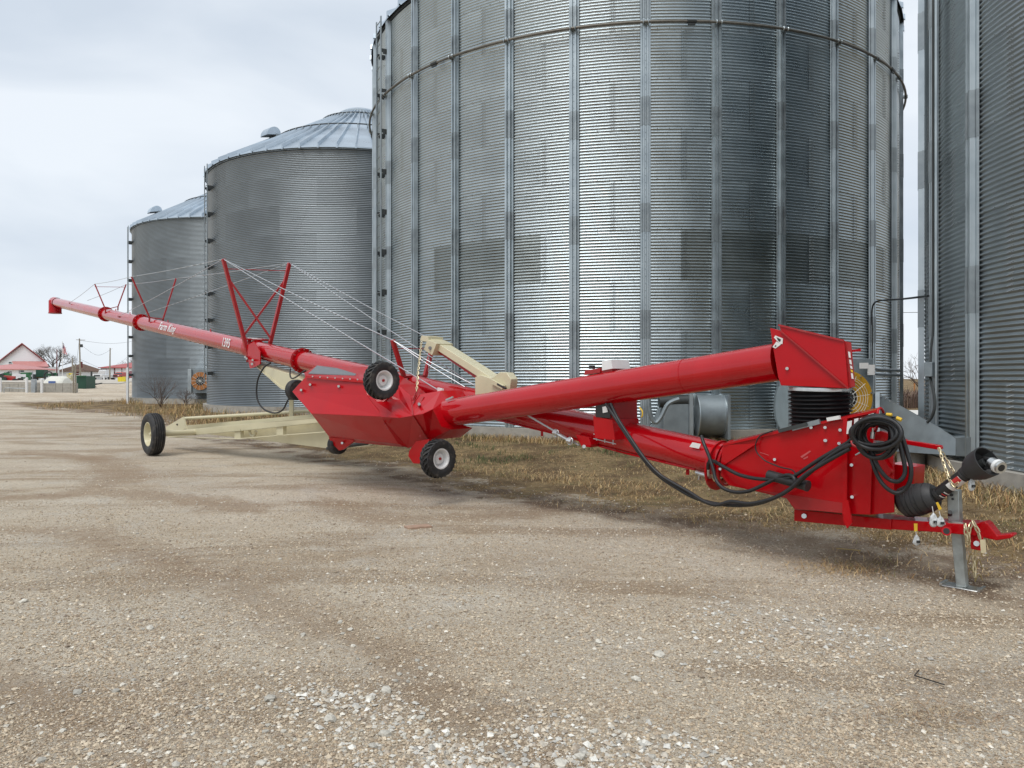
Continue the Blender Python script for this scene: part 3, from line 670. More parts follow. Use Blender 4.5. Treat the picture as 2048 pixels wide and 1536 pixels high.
V2 = dict(a3=(730, 762, .35), a4=(733, 790, .41), a5=(758, 821, .47), a6=(762, 834, .51), t2=(740, 735, -.20), d1=(795, 768, .02), d5=(821, 791, .12), d3=(798.5, 836, .52), e6=(826, 831.5, .40), b1=(796, 888, .14), g4=(856.5, 880, .08), g5=(816, 896, -.02), e8=(800, 800, .18))
tr_ = facets('hopper_throat', V2, [('t2', 'd1', 'e8', 'a4', 'a3'), ('d1', 'd5', 'e6', 'e8'), ('e8', 'e6', 'd3', 'a5', 'a4'), ('a5', 'd3', 'a6'), ('d3', 'e6', 'g4', 'g5', 'b1', 'a6')], RED, auger, back=.32)
V3 = dict(e1=(840, 789, .05), e2=(882, 781, -.05), e3=(894, 797, -.02), e4=(866, 817.5, .30), e5=(846, 828, .38), e6=(827, 831, .41), d5=(822, 792, .14), g1=(882, 853, .26), g2=(901.6, 859, .1), g3=(878, 878, .0), g4=(857, 880.5, .09))
facets('throat_box', V3, [('d5', 'e1', 'e2', 'e3', 'e4', 'e5', 'e6'), ('e6', 'e5', 'e4', 'g1', 'g2', 'g3', 'g4')], RED, auger, back=.40)
MB().tube([SP(826, 831, .42), SP(842, 856, .26), SP(857, 881, .10)], .008, n=5, sub=1).build('weld_seam', REDM, tr_)
MB().tube([SP(826, 831, .42), SP(824, 812, .28), SP(838, 790, .07)], .010, n=5, sub=1).build('weld_seam', REDM, tr_)
gr = MB().prism([SP(617, 748, .215), SP(634, 732.5, -.19), SP(719, 743, -.12), SP(710, 752, .22)], Vector((0, 0, .012))).build('grate', GRATE, hop)
MB().bar(SP(612, 753.5, .37), SP(732, 763.5, .38), .03).build('top_rim', RED, hop)
for k in range(7): MB().cyl(SP(625+k*15, 753+k*1.0, .37), SP(625+k*15, 753+k*1.0, .40), .011, n=6).build('bolt', CHROME, hop)
for (px, py) in ((620, 769), (677, 772.5), (602, 780)): MB().cyl(SP(px, py, .36), SP(px, py, .41), .018, n=8).build('bolt', CHROME, hop)
for (px, py) in ((769, 848), (774, 857), (840, 872), (855, 839)): MB().cyl(SP(px, py, .40 if px < 800 else .2), SP(px, py, .44 if px < 800 else .26), .012, n=6).build('bolt', REDM, tr_)
# hopper wheels, casters and their brackets
wax = (SN*.93+SP.u*(-.30 if SP.u.x > 0 else .30)+Vector((0, 0, .10))).normalized()
wax = Vector((1.0, -1, .02)).normalized()
wheel(SP(763, 761, .62), wax, .238, .17, .118, 'lug', WHITE, REDM, auger, name='hopper_wheel', dish=-.035)
wheel(SP(876, 917, .30), wax, .238, .17, .118, 'lug', WHITE, REDM, auger, name='hopper_wheel', dish=-.035)
MB().prism([SP(831, 883, .22), SP(818, 902, .22), SP(816, 912, .22), SP(826, 927, .22), SP(846, 928, .22), SP(856, 900, .22), SP(858, 878, .22)], -SN*.06).build('wheel_bracket', RED, auger, bevel=.006)
MB().cyl(SP(763, 761, .60), SP(770, 765, .0), .03, n=10).build('wheel_spindle', RED, auger); MB().cyl(SP(876, 917, .28), SP(868, 905, -.05), .03, n=10).build('wheel_spindle', RED, auger)
MB().prism([SP(738, 770, .42), SP(762, 756, .44), SP(782, 790, .30), SP(758, 812, .44)], -SN*.04).build('wheel_bracket', RED, auger)
def caster(px, py, w_, R):
    c = SP(px, py, w_); t = MB().lathe(c, wax, [(-.07, .03), (-.07, R*.9), (-.05, R), (.05, R), (.07, R*.9), (.07, .03)], n=36, closed=True).build('caster_wheel', RUB, auger)
    MB().cyl(c-wax*.08, c+wax*.08, .035, n=10).build('caster_hub', GRATE, t); return t
caster(592, 780, .12, .16); caster(675, 889, -.08, .145)
MB().prism([SP(657, 872, .08), SP(661, 884, .04), SP(678, 901, .02), SP(686, 899, .02), SP(706, 884, .05), SP(708, 880, .08)], -SN*.03).build('caster_bracket', RED, auger)
MB().cyl(SP(684, 886, .04), SP(684, 886, .10), .018, n=8).build('bolt', CHROME, auger)
MB().prism([SP(598, 768, .34), SP(584.7, 783, .34), SP(600, 802, .40), SP(612, 790, .38)], -SN*.30).build('caster_bracket', RED, auger)
# swing tube and its head over the boot
T0 = SP(874, 829.5, 0); T1 = SP(1556, 724, 0)
st = MB().cyl(T0, T1, .173, n=56).build('swing_tube', REDT, auger)
TD = (T1-T0).normalized(); TU = TD.cross(SN); TU = TU if TU.z > 0 else -TU
MB().lathe(T0+TD*.03, TD, [(-.03, .17), (-.03, .186), (.03, .186), (.03, .17)], n=48).build('tube_collar', RED, st)
for f in (.795,): MB().lathe(T0.lerp(T1, f), TD, [(-.004, .17), (-.004, .1755), (.004, .1755), (.004, .17)], n=48).build('tube_joint', RED, st)
hd = MB().prism([SP(a, b, .25) for a, b in ((1540, 656), (1562, 661), (1697, 777), (1562, 771), (1556, 754), (1552, 730), (1546, 695))], HV).build('swing_head', RED, auger, bevel=.004)
MB().prism([SP(a, b, .262) for a, b in ((1558, 649.5), (1572, 653), (1688, 681), (1697, 776), (1562, 662))], HV*1.04).build('head_hood', RED, hd, bevel=.004)
MB().prism([SP(a, b, .23) for a, b in ((1689, 682), (1702, 685), (1710, 772), (1698, 776))], HV*.05).build('head_end_cover', REDM, hd)
MB().bar(SP(1557, 650, .27), SP(1688, 681.5, .27), .015).build('hood_lip', REDM, hd)
MB().bar(SP(1562, 662, .27), SP(1697, 777, .27), .012).build('hood_lip', REDM, hd)
for (y0, y1, mm) in ((703, 716, PAPER), (719, 729, PAPER), (731, 738, PAPER), (739, 745, YEL), (746, 758, PAPER)):
    x0 = 1696+(y0-700)*.13; MB().prism([SP(x0, y0, .236), SP(x0+4, y0+1, .236), SP(x0+5.5, y1, .236), SP(x0+1.5, y1-1, .236)], SN*.004).build('decal', mm, hd)
MB().bar(SP(1700, 702, .2), SP(1720, 700, .1), .02).build('latch', RED, hd)
MB().cyl(SP(1574, 737, .25), SP(1574, 737, .275), .014, n=8).build('bolt', CHROME, hd)
for q in (((1551, 671), (1566, 677), (1565, 688), (1560, 688), (1548, 675)), ((1553, 683), (1562, 689), (1551, 697), (1545, 694))):
    MB().prism([SP(a, b, .2535) for a, b in q], SN*.003).build('decal', PAPER, hd)
for q in (((1553, 674), (1562, 679), (1560, 684), (1556, 681)), ((1551, 690), (1553, 691), (1551, 694), (1549, 693))):
    MB().prism([SP(a, b, .257) for a, b in q], SN*.002).build('decal_print', INK, hd)
# bellows
bc0 = SP(1639, 775, 0); bc1 = SP(1637, 862, 0); axb = (bc1-bc0).normalized(); bl = (bc1-bc0).length
MB().lathe(bc0, axb, [(0, .26), (.012, .262), (.03, .262)], n=48).build('bellows_clamp', CHROME, auger)
pr = []
nrib = 10
for k in range(nrib*6+1):
    pr.append((.03+(bl-.03)*k/(nrib*6), .250+.016*math.cos(2*math.pi*k/6)))
bw = MB().lathe(bc0, (axb+Vector((.05, 0, 0))).normalized(), pr, n=48).build('bellows', RUBB, auger, smooth=60)

# ---------------------------------------------------------------- boot, gearbox, tongue
S_ = [(1446, 889), (1556, 864), (1692, 837.5), (1692, 1028), (1640, 1022), (1589, 1019), (1573, 997), (1517, 984), (1458, 971), (1441, 950), (1441, 925)]
boot = MB().prism([MP(a, b, .30) for a, b in S_], EV).build('boot', RED, auger, bevel=.006)
MB().prism([MP(1447, 890, .31), MP(1513, 887, .345), MP(1442, 934, .31)], -NN*.02).build('boot_facet', RED, boot)
MB().prism([MP(1446, 887.5, .32), MP(1556, 862, .32), MP(1753, 819.5, .32), MP(1753, 824.5, .32), MP(1556, 867, .32), MP(1446, 892, .32)], EV*1.06).build('boot_rim', RED, boot)
MB().prism([MP(1517, 980, .306), MP(1686, 1006, .306), MP(1689, 1026, .306), MP(1590, 1018, .306), MP(1575, 997, .306)], -NN*.02).build('boot_skirt', REDM, boot)
MB().prism([MP(a, b, .27) for a, b in ((1692, 838), (1752, 825), (1745, 905), (1741, 1030), (1692, 1028))], EV*.9).build('gear_housing', RED, auger, bevel=.006)
MB().bar(MP(1691, 836, .315), MP(1690, 1030, .315), .035, .02, NN).build('corner_angle', RED, boot)
MB().prism([MP(a, b, .33) for a, b in ((1688, 1000), (1696, 1000), (1704, 1046), (1694, 1057), (1686, 1040))], -NN*.02).build('gusset', RED, auger)
MB().prism([MP(a, b, .23) for a, b in ((1740, 910), (1786, 898), (1789, 1025), (1740, 1030))], EV*.8).build('gear_guard', RED, auger, bevel=.005)
MB().prism([MP(a, b, -.25) for a, b in ((1780, 927), (1829, 934), (1826, 977), (1815, 1000), (1785, 1000))], -NN*.25).build('drive_shield', RED, auger, bevel=.005)
MB().prism([MP(a, b, .27) for a, b in ((1746, 925), (1766, 915), (1784, 943), (1776, 953))], -NN*.05).build('motor_mount', RED, auger)
MB().lathe(MP(1437, 930, 0), TDIR, [(-.02, TR), (-.02, .245), (.0, .245), (.0, TR)], n=40).build('flange', RED, auger)
MB().torus(MP(1460, 926, .0), TDIR, .215, .014, n=40, m=6).build('boot_hoop', RED, auger)
for (px, py) in ((1622, 855), (1680, 860), (1650, 855), (1678, 887), (1650, 881), (1549, 919), (1703, 930), (1704, 994), (1651, 881), (1440, 938)):
    MB().cyl(MP(px, py, .30 if px < 1692 else .27), MP(px, py, .325), .013, n=8).build('bolt', CHROME, boot)
for q in (((1695, 843), (1704, 841), (1702, 867), (1693, 868)), ((1709, 838), (1717, 836), (1716, 851), (1708, 853)), ((1720, 837), (1731, 833), (1730, 839), (1721, 842)), ((1737, 829), (1748, 826), (1748, 829), (1738, 832))):
    MB().prism([MP(a, b, .325) for a, b in q], NN*.003).build('decal', PAPER, boot)
for q in (((1601, 913), (1620, 901), (1622, 903), (1604, 916)), ((1606, 917), (1616, 912), (1616, 915), (1608, 919)), ((1520, 904), (1538, 910), (1538, 911), (1520, 905.5))):
    MB().prism([MP(a, b, .302) for a, b in q], NN*.0012).build('paint_scuff', mat('scuffed_red', (.52, .09, .09), .6), boot)
# lid track on the boot top
MB().bar(MP(1558, 862, .34), MP(1615, 848, .34), .03).build('lid_track', DARKM, boot); MB().bar(MP(1585, 857, .33), MP(1640, 843, .33), .025, .04).build('lid_track', STIFD, boot)
MB().bar(MP(1655, 839, .335), MP(1680, 834.5, .335), .03).build('lid_track', PAPER, boot)
# black cylinder clamped to the side
cyl_a, cyl_b = MP(1537, 950, .38), MP(1612, 971, .42)
cy = MB().cyl(cyl_a, cyl_b, .045, n=20).build('manual_tube', BLK, auger); MB().cyl(cyl_b, cyl_b+(cyl_b-cyl_a).normalized()*.02, .047, n=20).build('tube_cap', BLKG, cy)
# tongue and hitch
tg = MB().prism([MP(a, b, .12) for a, b in ((1588, 1020), (1740, 1036), (1907, 1047), (1951, 1049), (1951, 1072), (1879, 1065), (1785, 1059), (1588, 1041))], -NN*.24).build('tongue', RED, auger, bevel=.006)
MB().prism([MP(a, b, .135) for a, b in ((1588, 1019), (1782, 1039), (1782, 1060), (1588, 1042))], -NN*.27).build('tongue_sleeve', RED, tg, bevel=.004)
MB().cyl(MP(1608, 1032, .13), MP(1608, 1032, .16), .022, n=8).build('bolt', CHROME, tg)
MB().prism([MP(a, b, .06) for a, b in ((1948, 1052), (1960, 1045), (1969, 1043), (1976, 1048), (1994, 1071), (2022, 1068), (2027, 1072), (2020, 1077), (1993, 1081), (1960, 1074), (1948, 1074))], -NN*.12).build('hitch', RED, auger, bevel=.006)
MB().prism([MP(a, b, .08) for a, b in ((1938, 1070), (1966, 1074), (1964, 1102), (1942, 1098))], -NN*.02).build('hitch_ear', RED, auger, bevel=.003)
MB().cyl(MP(1953, 1087, .08), MP(1953, 1087, .10), .02, n=12).build('bolt', CHROME, auger)
MB().cyl(MP(1893, 1062, .12), MP(1893, 1062, .22), .034, n=16).build('jack_socket', RED, auger); MB().cyl(MP(1893, 1062, .221), MP(1893, 1062, .223), .022, n=16).build('socket_bore', BLK, auger)
# jack
jk = MB().bar(MP(1908.5, 979, .0), MP(1912, 1060, .0), .083, .083, NN).build('jack', JACK, auger, bevel=.006)
foot = MP(1925, 1174, .0); MB().bar(MP(1910, 1005, .0), foot+Vector((0, 0, .006)), .072, .072, NN).build('jack_leg', JACK, jk, bevel=.005)
MB().box(foot+Vector((.0, 0, .0)), .26, .15, .012, U, NN).build('jack_foot', CHROME, jk, bevel=.004)
for s in (-1, 1): MB().box(foot+U*.13*s+Vector((0, 0, .010)), .02, .15, .02, U, NN).build('foot_lip', CHROME, jk)
for (px, py, r) in ((1903, 990, .012), (1905, 998, .009)): MB().cyl(MP(px, py, .046), MP(px, py, .052), r, n=10).build('hole', BLK, jk)
MB().bar(MP(1898, 1045, .1), MP(1927, 1047, .1), .03, .02).build('collar', CHROME, jk); MB().cyl(MP(1900, 1034, -.02), MP(1900, 1024, .1), .016, n=8).build('lock_pin', BLK, jk)
# PTO shaft
d0, d1, d2 = MP(1796, 1006, .06), MP(1813, 1004, .06), MP(1868, 992, .08)
dd = (d2-d1).normalized()
pto = MB().lathe(d1, dd, [(-.06, .07), (-.02, .118), (.0, .122), (.06, .122), (.062, .128), (.09, .128), (.092, .120), (.15, .118), (.21, .105), (.235, .085), (.235, .045)], n=40).build('pto_guard', BLKG, auger, smooth=30)
for q, r_ in ((.02, .1235), (.05, .1235), (.12, .1215), (.18, .1135)): MB().torus(d1+dd*q, dd, r_, .003, n=40, m=6).build('guard_rib', BLK, pto)
s0, s1 = MP(1868, 994, .09), MP(1944, 938, .14); sdv = (s1-s0).normalized()
MB().cyl(s0, s1, .047, n=28).build('pto_shaft', BLK, pto)
for f, r in ((.10, .053), (.13, .053), (.80, .052), (.86, .055), (.92, .058)): MB().lathe(s0.lerp(s1, f), sdv, [(-.008, .04), (-.008, r), (.008, r), (.008, .04)], n=28).build('shaft_rib', BLKG, pto)
ln = (s1-s0).length
def wrap(f0, f1, a0, a1, m, name, r=.0485, toward=None):
    # a label wrapped round the shaft tube
    _, e1, e2 = basis(sdv); base = -Vector((0, 1, 0)); base = (base-sdv*base.dot(sdv)).normalized(); ot = sdv.cross(base)
    vs = []; k = 8
    for f in (f0, f1):
        for i in range(k+1):
            t = a0+(a1-a0)*i/k; vs.append(s0.lerp(s1, f)+(base*math.cos(t)+ot*math.sin(t))*r)
    MB().add(vs, [(i, i+1, k+1+i+1, k+1+i) for i in range(k)]).build(name, m, pto)
wrap(.42, .74, -1.0, 1.1, PAPER, 'warning_label'); wrap(.58, .73, -1.02, -.1, REDINK, 'warning_label', .0490); wrap(.50, .56, -.6, .6, INK, 'label_print', .0493)
for k in range(3): wrap(.16+.06*k, .185+.06*k, -.3, .9, REDINK if k == 1 else PAPER, 'warning_stripe', .0490)
bell0 = MP(1938, 942, .14); bdir = (MP(1976, 922, .20)-bell0).normalized()
be_ = MB().lathe(bell0, bdir, [(-.02, .05), (.0, .066), (.02, .066), (.022, .082), (.05, .084), (.052, .096), (.08, .098), (.082, .106), (.12, .110), (.175, .114), (.175, .106), (.10, .100), (.03, .05)], n=40).build('shaft_bell', BLKG, pto, smooth=30)
y0, y1 = MP(1972, 920, .20), MP(2003, 936, .28)
MB().cyl(bell0+bdir*.05, bell0+bdir*.16, .035, n=16).build('yoke', DARKM, be_)
MB().box(bell0+bdir*.17, .10, .07, .045, bdir, Vector((0, 0, 1))).build('cross_joint', DARKM, be_)
for s in (-1, 1): MB().bar(bell0+bdir*.15+Vector((0, 0, .035*s)), y0.lerp(y1, .5)+Vector((0, 0, .032*s)), .03, .018).build('yoke_arm', BLKG, be_)
MB().cyl(y0.lerp(y1, .35), y1, .043, n=28).build('coupler', CHROME, be_); MB().lathe(y0.lerp(y1, .78), (y1-y0), [(-.012, .04), (-.012, .049), (.012, .049), (.012, .04)], n=28).build('coupler_collar', WHITE, be_)
MB().cyl(y1, y1+(y1-y0).normalized()*.002, .026, n=20).build('coupler_bore', BLK, be_)
# support arm and chains
MB().prism([MP(a, b, -.02) for a, b in ((1800, 879), (1881, 891), (1883, 898), (1877, 900), (1800, 887))], -NN*.05).build('support_arm', RED, auger, bevel=.004)
MB().prism([MP(a, b, -.02) for a, b in ((1745, 865), (1762, 862), (1812, 880), (1812, 888), (1745, 880))], -NN*.05).build('support_arm', REDM, auger)
def chain(pts, r, link, name='chain', m=CHAINM, parent=auger):
    P = [Vector(p) for p in pts]; mb = MB(); tot = sum((P[i+1]-P[i]).length for i in range(len(P)-1)); n = max(2, int(tot/(link*.78))); k = 0
    for i in range(n):
        s = (i+.5)/n*tot; j = 0
        while j < len(P)-2 and s > (P[j+1]-P[j]).length: s -= (P[j+1]-P[j]).length; j += 1
        d = (P[j+1]-P[j]).normalized(); c = P[j]+d*s; _, e1, e2 = basis(d); nrm = e1 if i % 2 else e2; sd = d.cross(nrm)
        hw = link*.22; hl = link*.5-hw; q = [c+d*hl*(1 if math.cos(t) > 0 else -1)*(abs(math.cos(t)) > .3)+d*hw*math.cos(t)+sd*hw*math.sin(t) for t in np.linspace(0, 2*math.pi, 9)[:-1]]
        mb.tube(q+[q[0]], r, n=5, sub=1, cap=False)
    return mb.build(name, m, parent)
chain([MP(1878, 896, -.0), MP(1888, 930, .1), MP(1900, 962, .16), MP(1908, 972, .18), MP(1917, 966, .19)], .0045, .042)
chain([MP(1878, 896, .0), MP(1893, 918, .0), MP(1908, 944, .05)], .0045, .042)
chain([MP(1930, 1048, .14), MP(1931, 1062, .16), MP(1934, 1080, .16), MP(1937, 1084, .15), MP(1938, 1060, .15), MP(1943, 1046, .12)], .006, .05)
chain([MP(1943, 1046, .12), MP(1948, 1047, .13), MP(1956, 1062, .14), MP(1960, 1078, .14)], .006, .05)
chain([MP(1950, 1100, .05), MP(1948, 1125, .05), MP(1950, 1155, .06)], .005, .05)
MB().prism([MP(a, b, .15) for a, b in ((1960, 1079), (1971, 1079), (1972.5, 1104), (1967, 1107), (1962, 1105))], NN*.003).build('hitch_tag', mat('tan_tag', (.55, .47, .30), .6), auger)
# winch boom, box, chain to the hopper
MB().prism([MP(a, b, .10) for a, b in ((854, 673), (939, 727), (985, 757), (985, 773), (939, 743), (870, 698))], -NN*.20).build('boom', CREAM, auger, bevel=.006)
bm_ = MB().prism([MP(a, b, .16) for a, b in ((855, 679), (873, 687), (864, 711), (847, 699))], -NN*.30).build('boom_head', CREAM, auger, bevel=.004)
MB().prism([MP(a, b, .14) for a, b in ((843, 671), (857, 673), (857, 684), (840, 681))], -NN*.26).build('boom_pulley_box', CREAM, bm_)
MB().cyl(MP(860, 696, .16), MP(860, 696, .18), .025, n=10).build('bolt', GRATE, bm_)
MB().prism([MP(a, b, .14) for a, b in ((950, 754), (962, 750), (982, 757), (1000, 744), (1013, 745), (1022, 758), (1020, 776), (1004, 800), (950, 792))], -NN*.12).build('boom_mount', CREAM, auger, bevel=.006)
MB().bar(MP(876, 701, .05), MP(958, 757, .05), .035).build('boom_rod', REDM, auger)
MB().bar(MP(983, 762, .17), MP(1008, 775, .17), .05).build('boom_clamp', CREAM, auger); MB().cyl(MP(995, 768, .19), MP(1012, 777, .19), .014, n=8).build('clamp_bolt', BLK, auger)
chain([MP(843, 684, .2), MP(840, 710, .35), MP(836, 745, .5), MP(834, 772, .6), MP(833, 783, .65)], .006, .055)
chain([MP(833, 783, .65), SP(826, 800, .25)], .006, .05, m=REDM)
chain([MP(858, 712, -.1), MP(858, 790, -.0)], .004, .05, m=STIFD)
for q in ((SP(822, 812, .22), SP(834, 797, .12)), (SP(838, 808, .20), SP(846, 795, .10))): MB().bar(q[0], q[1], .045, .03).build('latch', REDM, tr_)
MB().cyl(SP(838, 808, .24), SP(838, 808, .3), .02, n=8).build('bolt', ROPE, tr_); MB().bar(SP(892, 800, .12), SP(906, 794, .1), .02).build('cable_clip', ROPE, auger)
# hydraulic oil box on the tube behind the swing tube
ob = MB().prism([MP(a, b, .28) for a, b in ((1192, 742), (1224, 736), (1226, 845), (1190, 838))], -NN*.42).build('oil_tank', REDM, auger, bevel=.006)
MB().prism([MP(a, b, .32) for a, b in ((1186, 832), (1225, 840), (1230, 880), (1190, 876))], -NN*.44).build('tank_saddle', RED, ob)
MB().prism([MP(a, b, .325) for a, b in ((1192, 812), (1221, 806), (1221, 836), (1192, 834))], NN*.004).build('tank_opening', BLK, ob)
MB().prism([MP(a, b, .335) for a, b in ((1205, 814), (1213, 812), (1216, 824), (1206, 826))], NN*.003).build('decal', PAPER, ob)
MB().prism([MP(a, b, .30) for a, b in ((1204, 722), (1222, 719), (1225, 737), (1204, 741))], -NN*.30).build('tank_lid', WHITE, ob)
MB().prism([MP(a, b, .30) for a, b in ((1170, 741), (1200, 736), (1200, 745), (1168, 750))], -NN*.12).build('valve_shelf', REDM, ob); MB().cyl(MP(1184, 738, .2), MP(1184, 731, .2), .035, n=10).build('filler_cap', BLK, ob)
MB().tube([MP(1279, 815, .29), MP(1284, 821, .30), MP(1285, 830, .30), MP(1283, 834, .29)], .007, n=6).build('sight_tube', YEL, ob)
MB().prism([MP(1151, 869, .24), MP(1177, 875, .24), MP(1182, 889, .24), MP(1180, 895, .24), MP(1162, 892, .24)], -NN*.12).build('cable_bracket', RED, auger, bevel=.004); MB().cyl(MP(1168, 893, .26), MP(1168, 893, .30), .02, n=8).build('bolt', CHROME, auger)
rg = MB()
rg.bar(MP(1187, 868, .28), MP(1228, 875, .28), .008); rg.bar(MP(1187, 877, .28), MP(1232, 888, .28), .008)
for k in range(3): rg.bar(MP(1193+k*16.5, 868+k*3, .285), MP(1193+k*16.5, 881+k*4, .285), .010)
rg.build('saddle_rods', ROPE, auger)
MB().prism([MP(1385, 884.5, .178), MP(1402, 888, .178), MP(1398, 897.5, .178), MP(1379, 893.5, .178)], NN*.003).build('decal', PAPER, auger)
for px in (1084, 1140, 1375): MB().bar(MP(px, 919+.236*(px-1444)+27+(px-1084)*.03, .05), MP(px, 919+.236*(px-1444)+38+(px-1084)*.03, .05), .03).build('lug', RED, auger)
MB().tube([MP(px, 919+.236*(px-1444)+(27 if px < 1250 else 33), .10) for px in (900, 1100, 1250, 1390)], .012, n=6, sub=1).build('hydraulic_pipe', RED, auger)
vb = MB().cyl(MP(1393, 945, .15), MP(1420, 953, .18), .022, n=10).build('valve', CHROME, auger); MB().cyl(MP(1400, 948, .16), MP(1398, 959, .16), .012, n=8).build('valve_tap', CHROME, vb)
MB().cyl(MP(1416.5, 951, .2), MP(1416.5, 936, .24), .014, n=8).build('hose_fitting', CHROME, auger)
# hoses
def hose(pts, r=.017, n=8, m=RUBB, name='hydraulic_hose'): return MB().tube([MP(*p) for p in pts], r, n=n).build(name, m, auger, smooth=60)
hose([(1212, 808, .36), (1224, 826, .42), (1245, 858, .45), (1268, 892, .46), (1296, 930, .46), (1322, 955, .46), (1352, 975, .46), (1388, 995, .46), (1430, 1007, .46), (1480, 1011, .46), (1520, 1006, .46), (1556, 992, .46), (1588, 972, .48), (1620, 945, .48), (1660, 912, .46), (1700, 888, .46)])
hose([(1222, 808, .36), (1236, 838, .44), (1262, 878, .46), (1290, 918, .48), (1318, 948, .48), (1350, 968, .48), (1380, 985, .48), (1405, 1001, .5), (1432, 1010, .5), (1462, 1003, .5), (1500, 1007, .5), (1545, 997, .5), (1580, 978, .5), (1610, 950, .5), (1650, 925, .47), (1700, 897, .46)])
hose([(1403, 872, .30), (1408, 888, .34), (1418, 912, .36), (1427, 940, .38), (1432, 960, .40), (1446, 976, .42), (1470, 984, .42), (1498, 982, .42), (1530, 968, .42), (1556, 955, .42), (1578, 950, .44), (1589, 958, .46), (1590, 972, .46)])
hose([(1416, 938, .24), (1417, 926, .27), (1426, 922, .30), (1450, 935, .36), (1480, 950, .38), (1520, 958, .4), (1560, 957, .42), (1588, 952, .44), (1640, 918, .46), (1698, 884, .44)])
hose([(1545, 862, .33), (1520, 872, .34), (1511, 890, .34), (1514, 905, .34), (1525, 917, .345), (1535, 924, .35), (1560, 934, .36), (1584, 940, .38), (1592, 950, .42), (1594, 962, .44)], .006)
# coil of hoses on the hook
random.seed(3)
cc = (1752, 868)
for k in range(11):
    rx = 43+random.uniform(-20, 7); ry = 39+random.uniform(-17, 6); ox = random.uniform(-6, 7); oy = random.uniform(-5, 8); pts = []
    for i in range(15):
        t = -math.pi/2+i*2*math.pi/14+.3*k; pts.append((cc[0]+ox+rx*math.cos(t), cc[1]+oy+ry*math.sin(t), .40+.05*k/2+.02*math.sin(i*.9+k)))
    hose(pts, .0155)
hose([(1738, 895, .46), (1745, 925, .50), (1757, 955, .5), (1772, 975, .5), (1792, 986, .48), (1808, 980, .46), (1820, 962, .46), (1822, 935, .46), (1814, 905, .45), (1803, 870, .45), (1790, 845, .44), (1770, 832, .44)], .0165)
hose([(1744, 900, .48), (1752, 925, .52), (1764, 945, .52), (1780, 960, .5), (1798, 962, .5), (1810, 945, .48), (1806, 915, .48), (1797, 880, .47), (1785, 850, .46)], .0165)
hose([(1690, 890, .44), (1703, 878, .46), (1708, 870, .46)], .0165); hose([(1690, 896, .46), (1712, 884, .47)], .0165)
hose([(1702, 880, .46), (1706, 890, .48), (1716, 895, .48), (1722, 898, .48)], .010, m=REDM, name='grease_line')
hose([(1732, 898, .5), (1720, 905, .52), (1711, 910, .52)], .006, m=STEEL, name='cable_tie')
for a, b in (((1764, 829, .42), (1784, 829, .42)), ((1770, 831, .44), (1795, 836, .44))):
    hose([a, ((a[0]+b[0])/2, (a[1]+b[1])/2-.5, .44), b], .009)
MB().cyl(MP(1773, 829, .44), MP(1784, 830, .44), .014, n=8).build('hose_plug', YEL, auger); MB().cyl(MP(1793, 836, .46), MP(1803, 840, .46), .015, n=8).build('hose_plug', YEL, auger)
MB().cyl(MP(1744.5, 877, .52), MP(1745.5, 864, .52), .017, n=10).build('hose_coupling', CHROME, auger); MB().cyl(MP(1745.5, 864, .52), MP(1745.5, 856, .52), .009, n=10).build('hose_coupling', CHROME, auger)
hose([(1766, 842, .30), (1767, 826, .38), (1762, 817, .45), (1756, 820, .5), (1755, 840, .52), (1753, 858, .5), (1749, 864, .46)], .010, m=RED, name='hose_hook')
# lettering
def lettering(txt, size, p, xdir, up, m, parent, name, bold=.012, shear=0, xs=1.0):
    cu = bpy.data.curves.new(name, 'FONT'); cu.body = txt; cu.size = size; cu.extrude = .0015; cu.offset = bold*size; cu.align_x = 'CENTER'; cu.align_y = 'CENTER'; cu.shear = shear; cu.space_character = 1.08
    tmp = bpy.data.objects.new('t', cu); COL.objects.link(tmp); dg = bpy.context.evaluated_depsgraph_get(); me = bpy.data.meshes.new_from_object(tmp.evaluated_get(dg)); bpy.data.objects.remove(tmp)
    xd = xdir.normalized(); nz = xd.cross(up).normalized(); yd = nz.cross(xd); M = Matrix((xd, yd, nz)).transposed().to_4x4(); M.translation = p-ORG[parent.name]
    me.transform(Matrix.Diagonal((xs, 1, 1, 1))); me.transform(M); me.materials.clear(); me.materials.append(m); me.name = name
    o = bpy.data.objects.new(name, me); setup(o, parent); ORG[o.name] = ORG[parent.name]; return o
# print follows the near face of the tube, a little above its middle
def on_tube(px, dz): return ax_pt(px)+(NN*math.cos(dz)+UPV*math.sin(dz))*(TR+.004)
for (txt, px, sz, dz, sh) in (('Farm King', 348, .27, .30, .12), ('1395', 468, .27, .12, 0)):
    d = NN*math.cos(dz)+UPV*math.sin(dz); lettering(txt, sz, on_tube(px, dz), -TDIR, (-TDIR).cross(d)*-1 if (-TDIR).cross(d).z < 0 else (-TDIR).cross(d), WHITE, auger, 'tube_lettering', .012, sh, .95 if sh else .74)
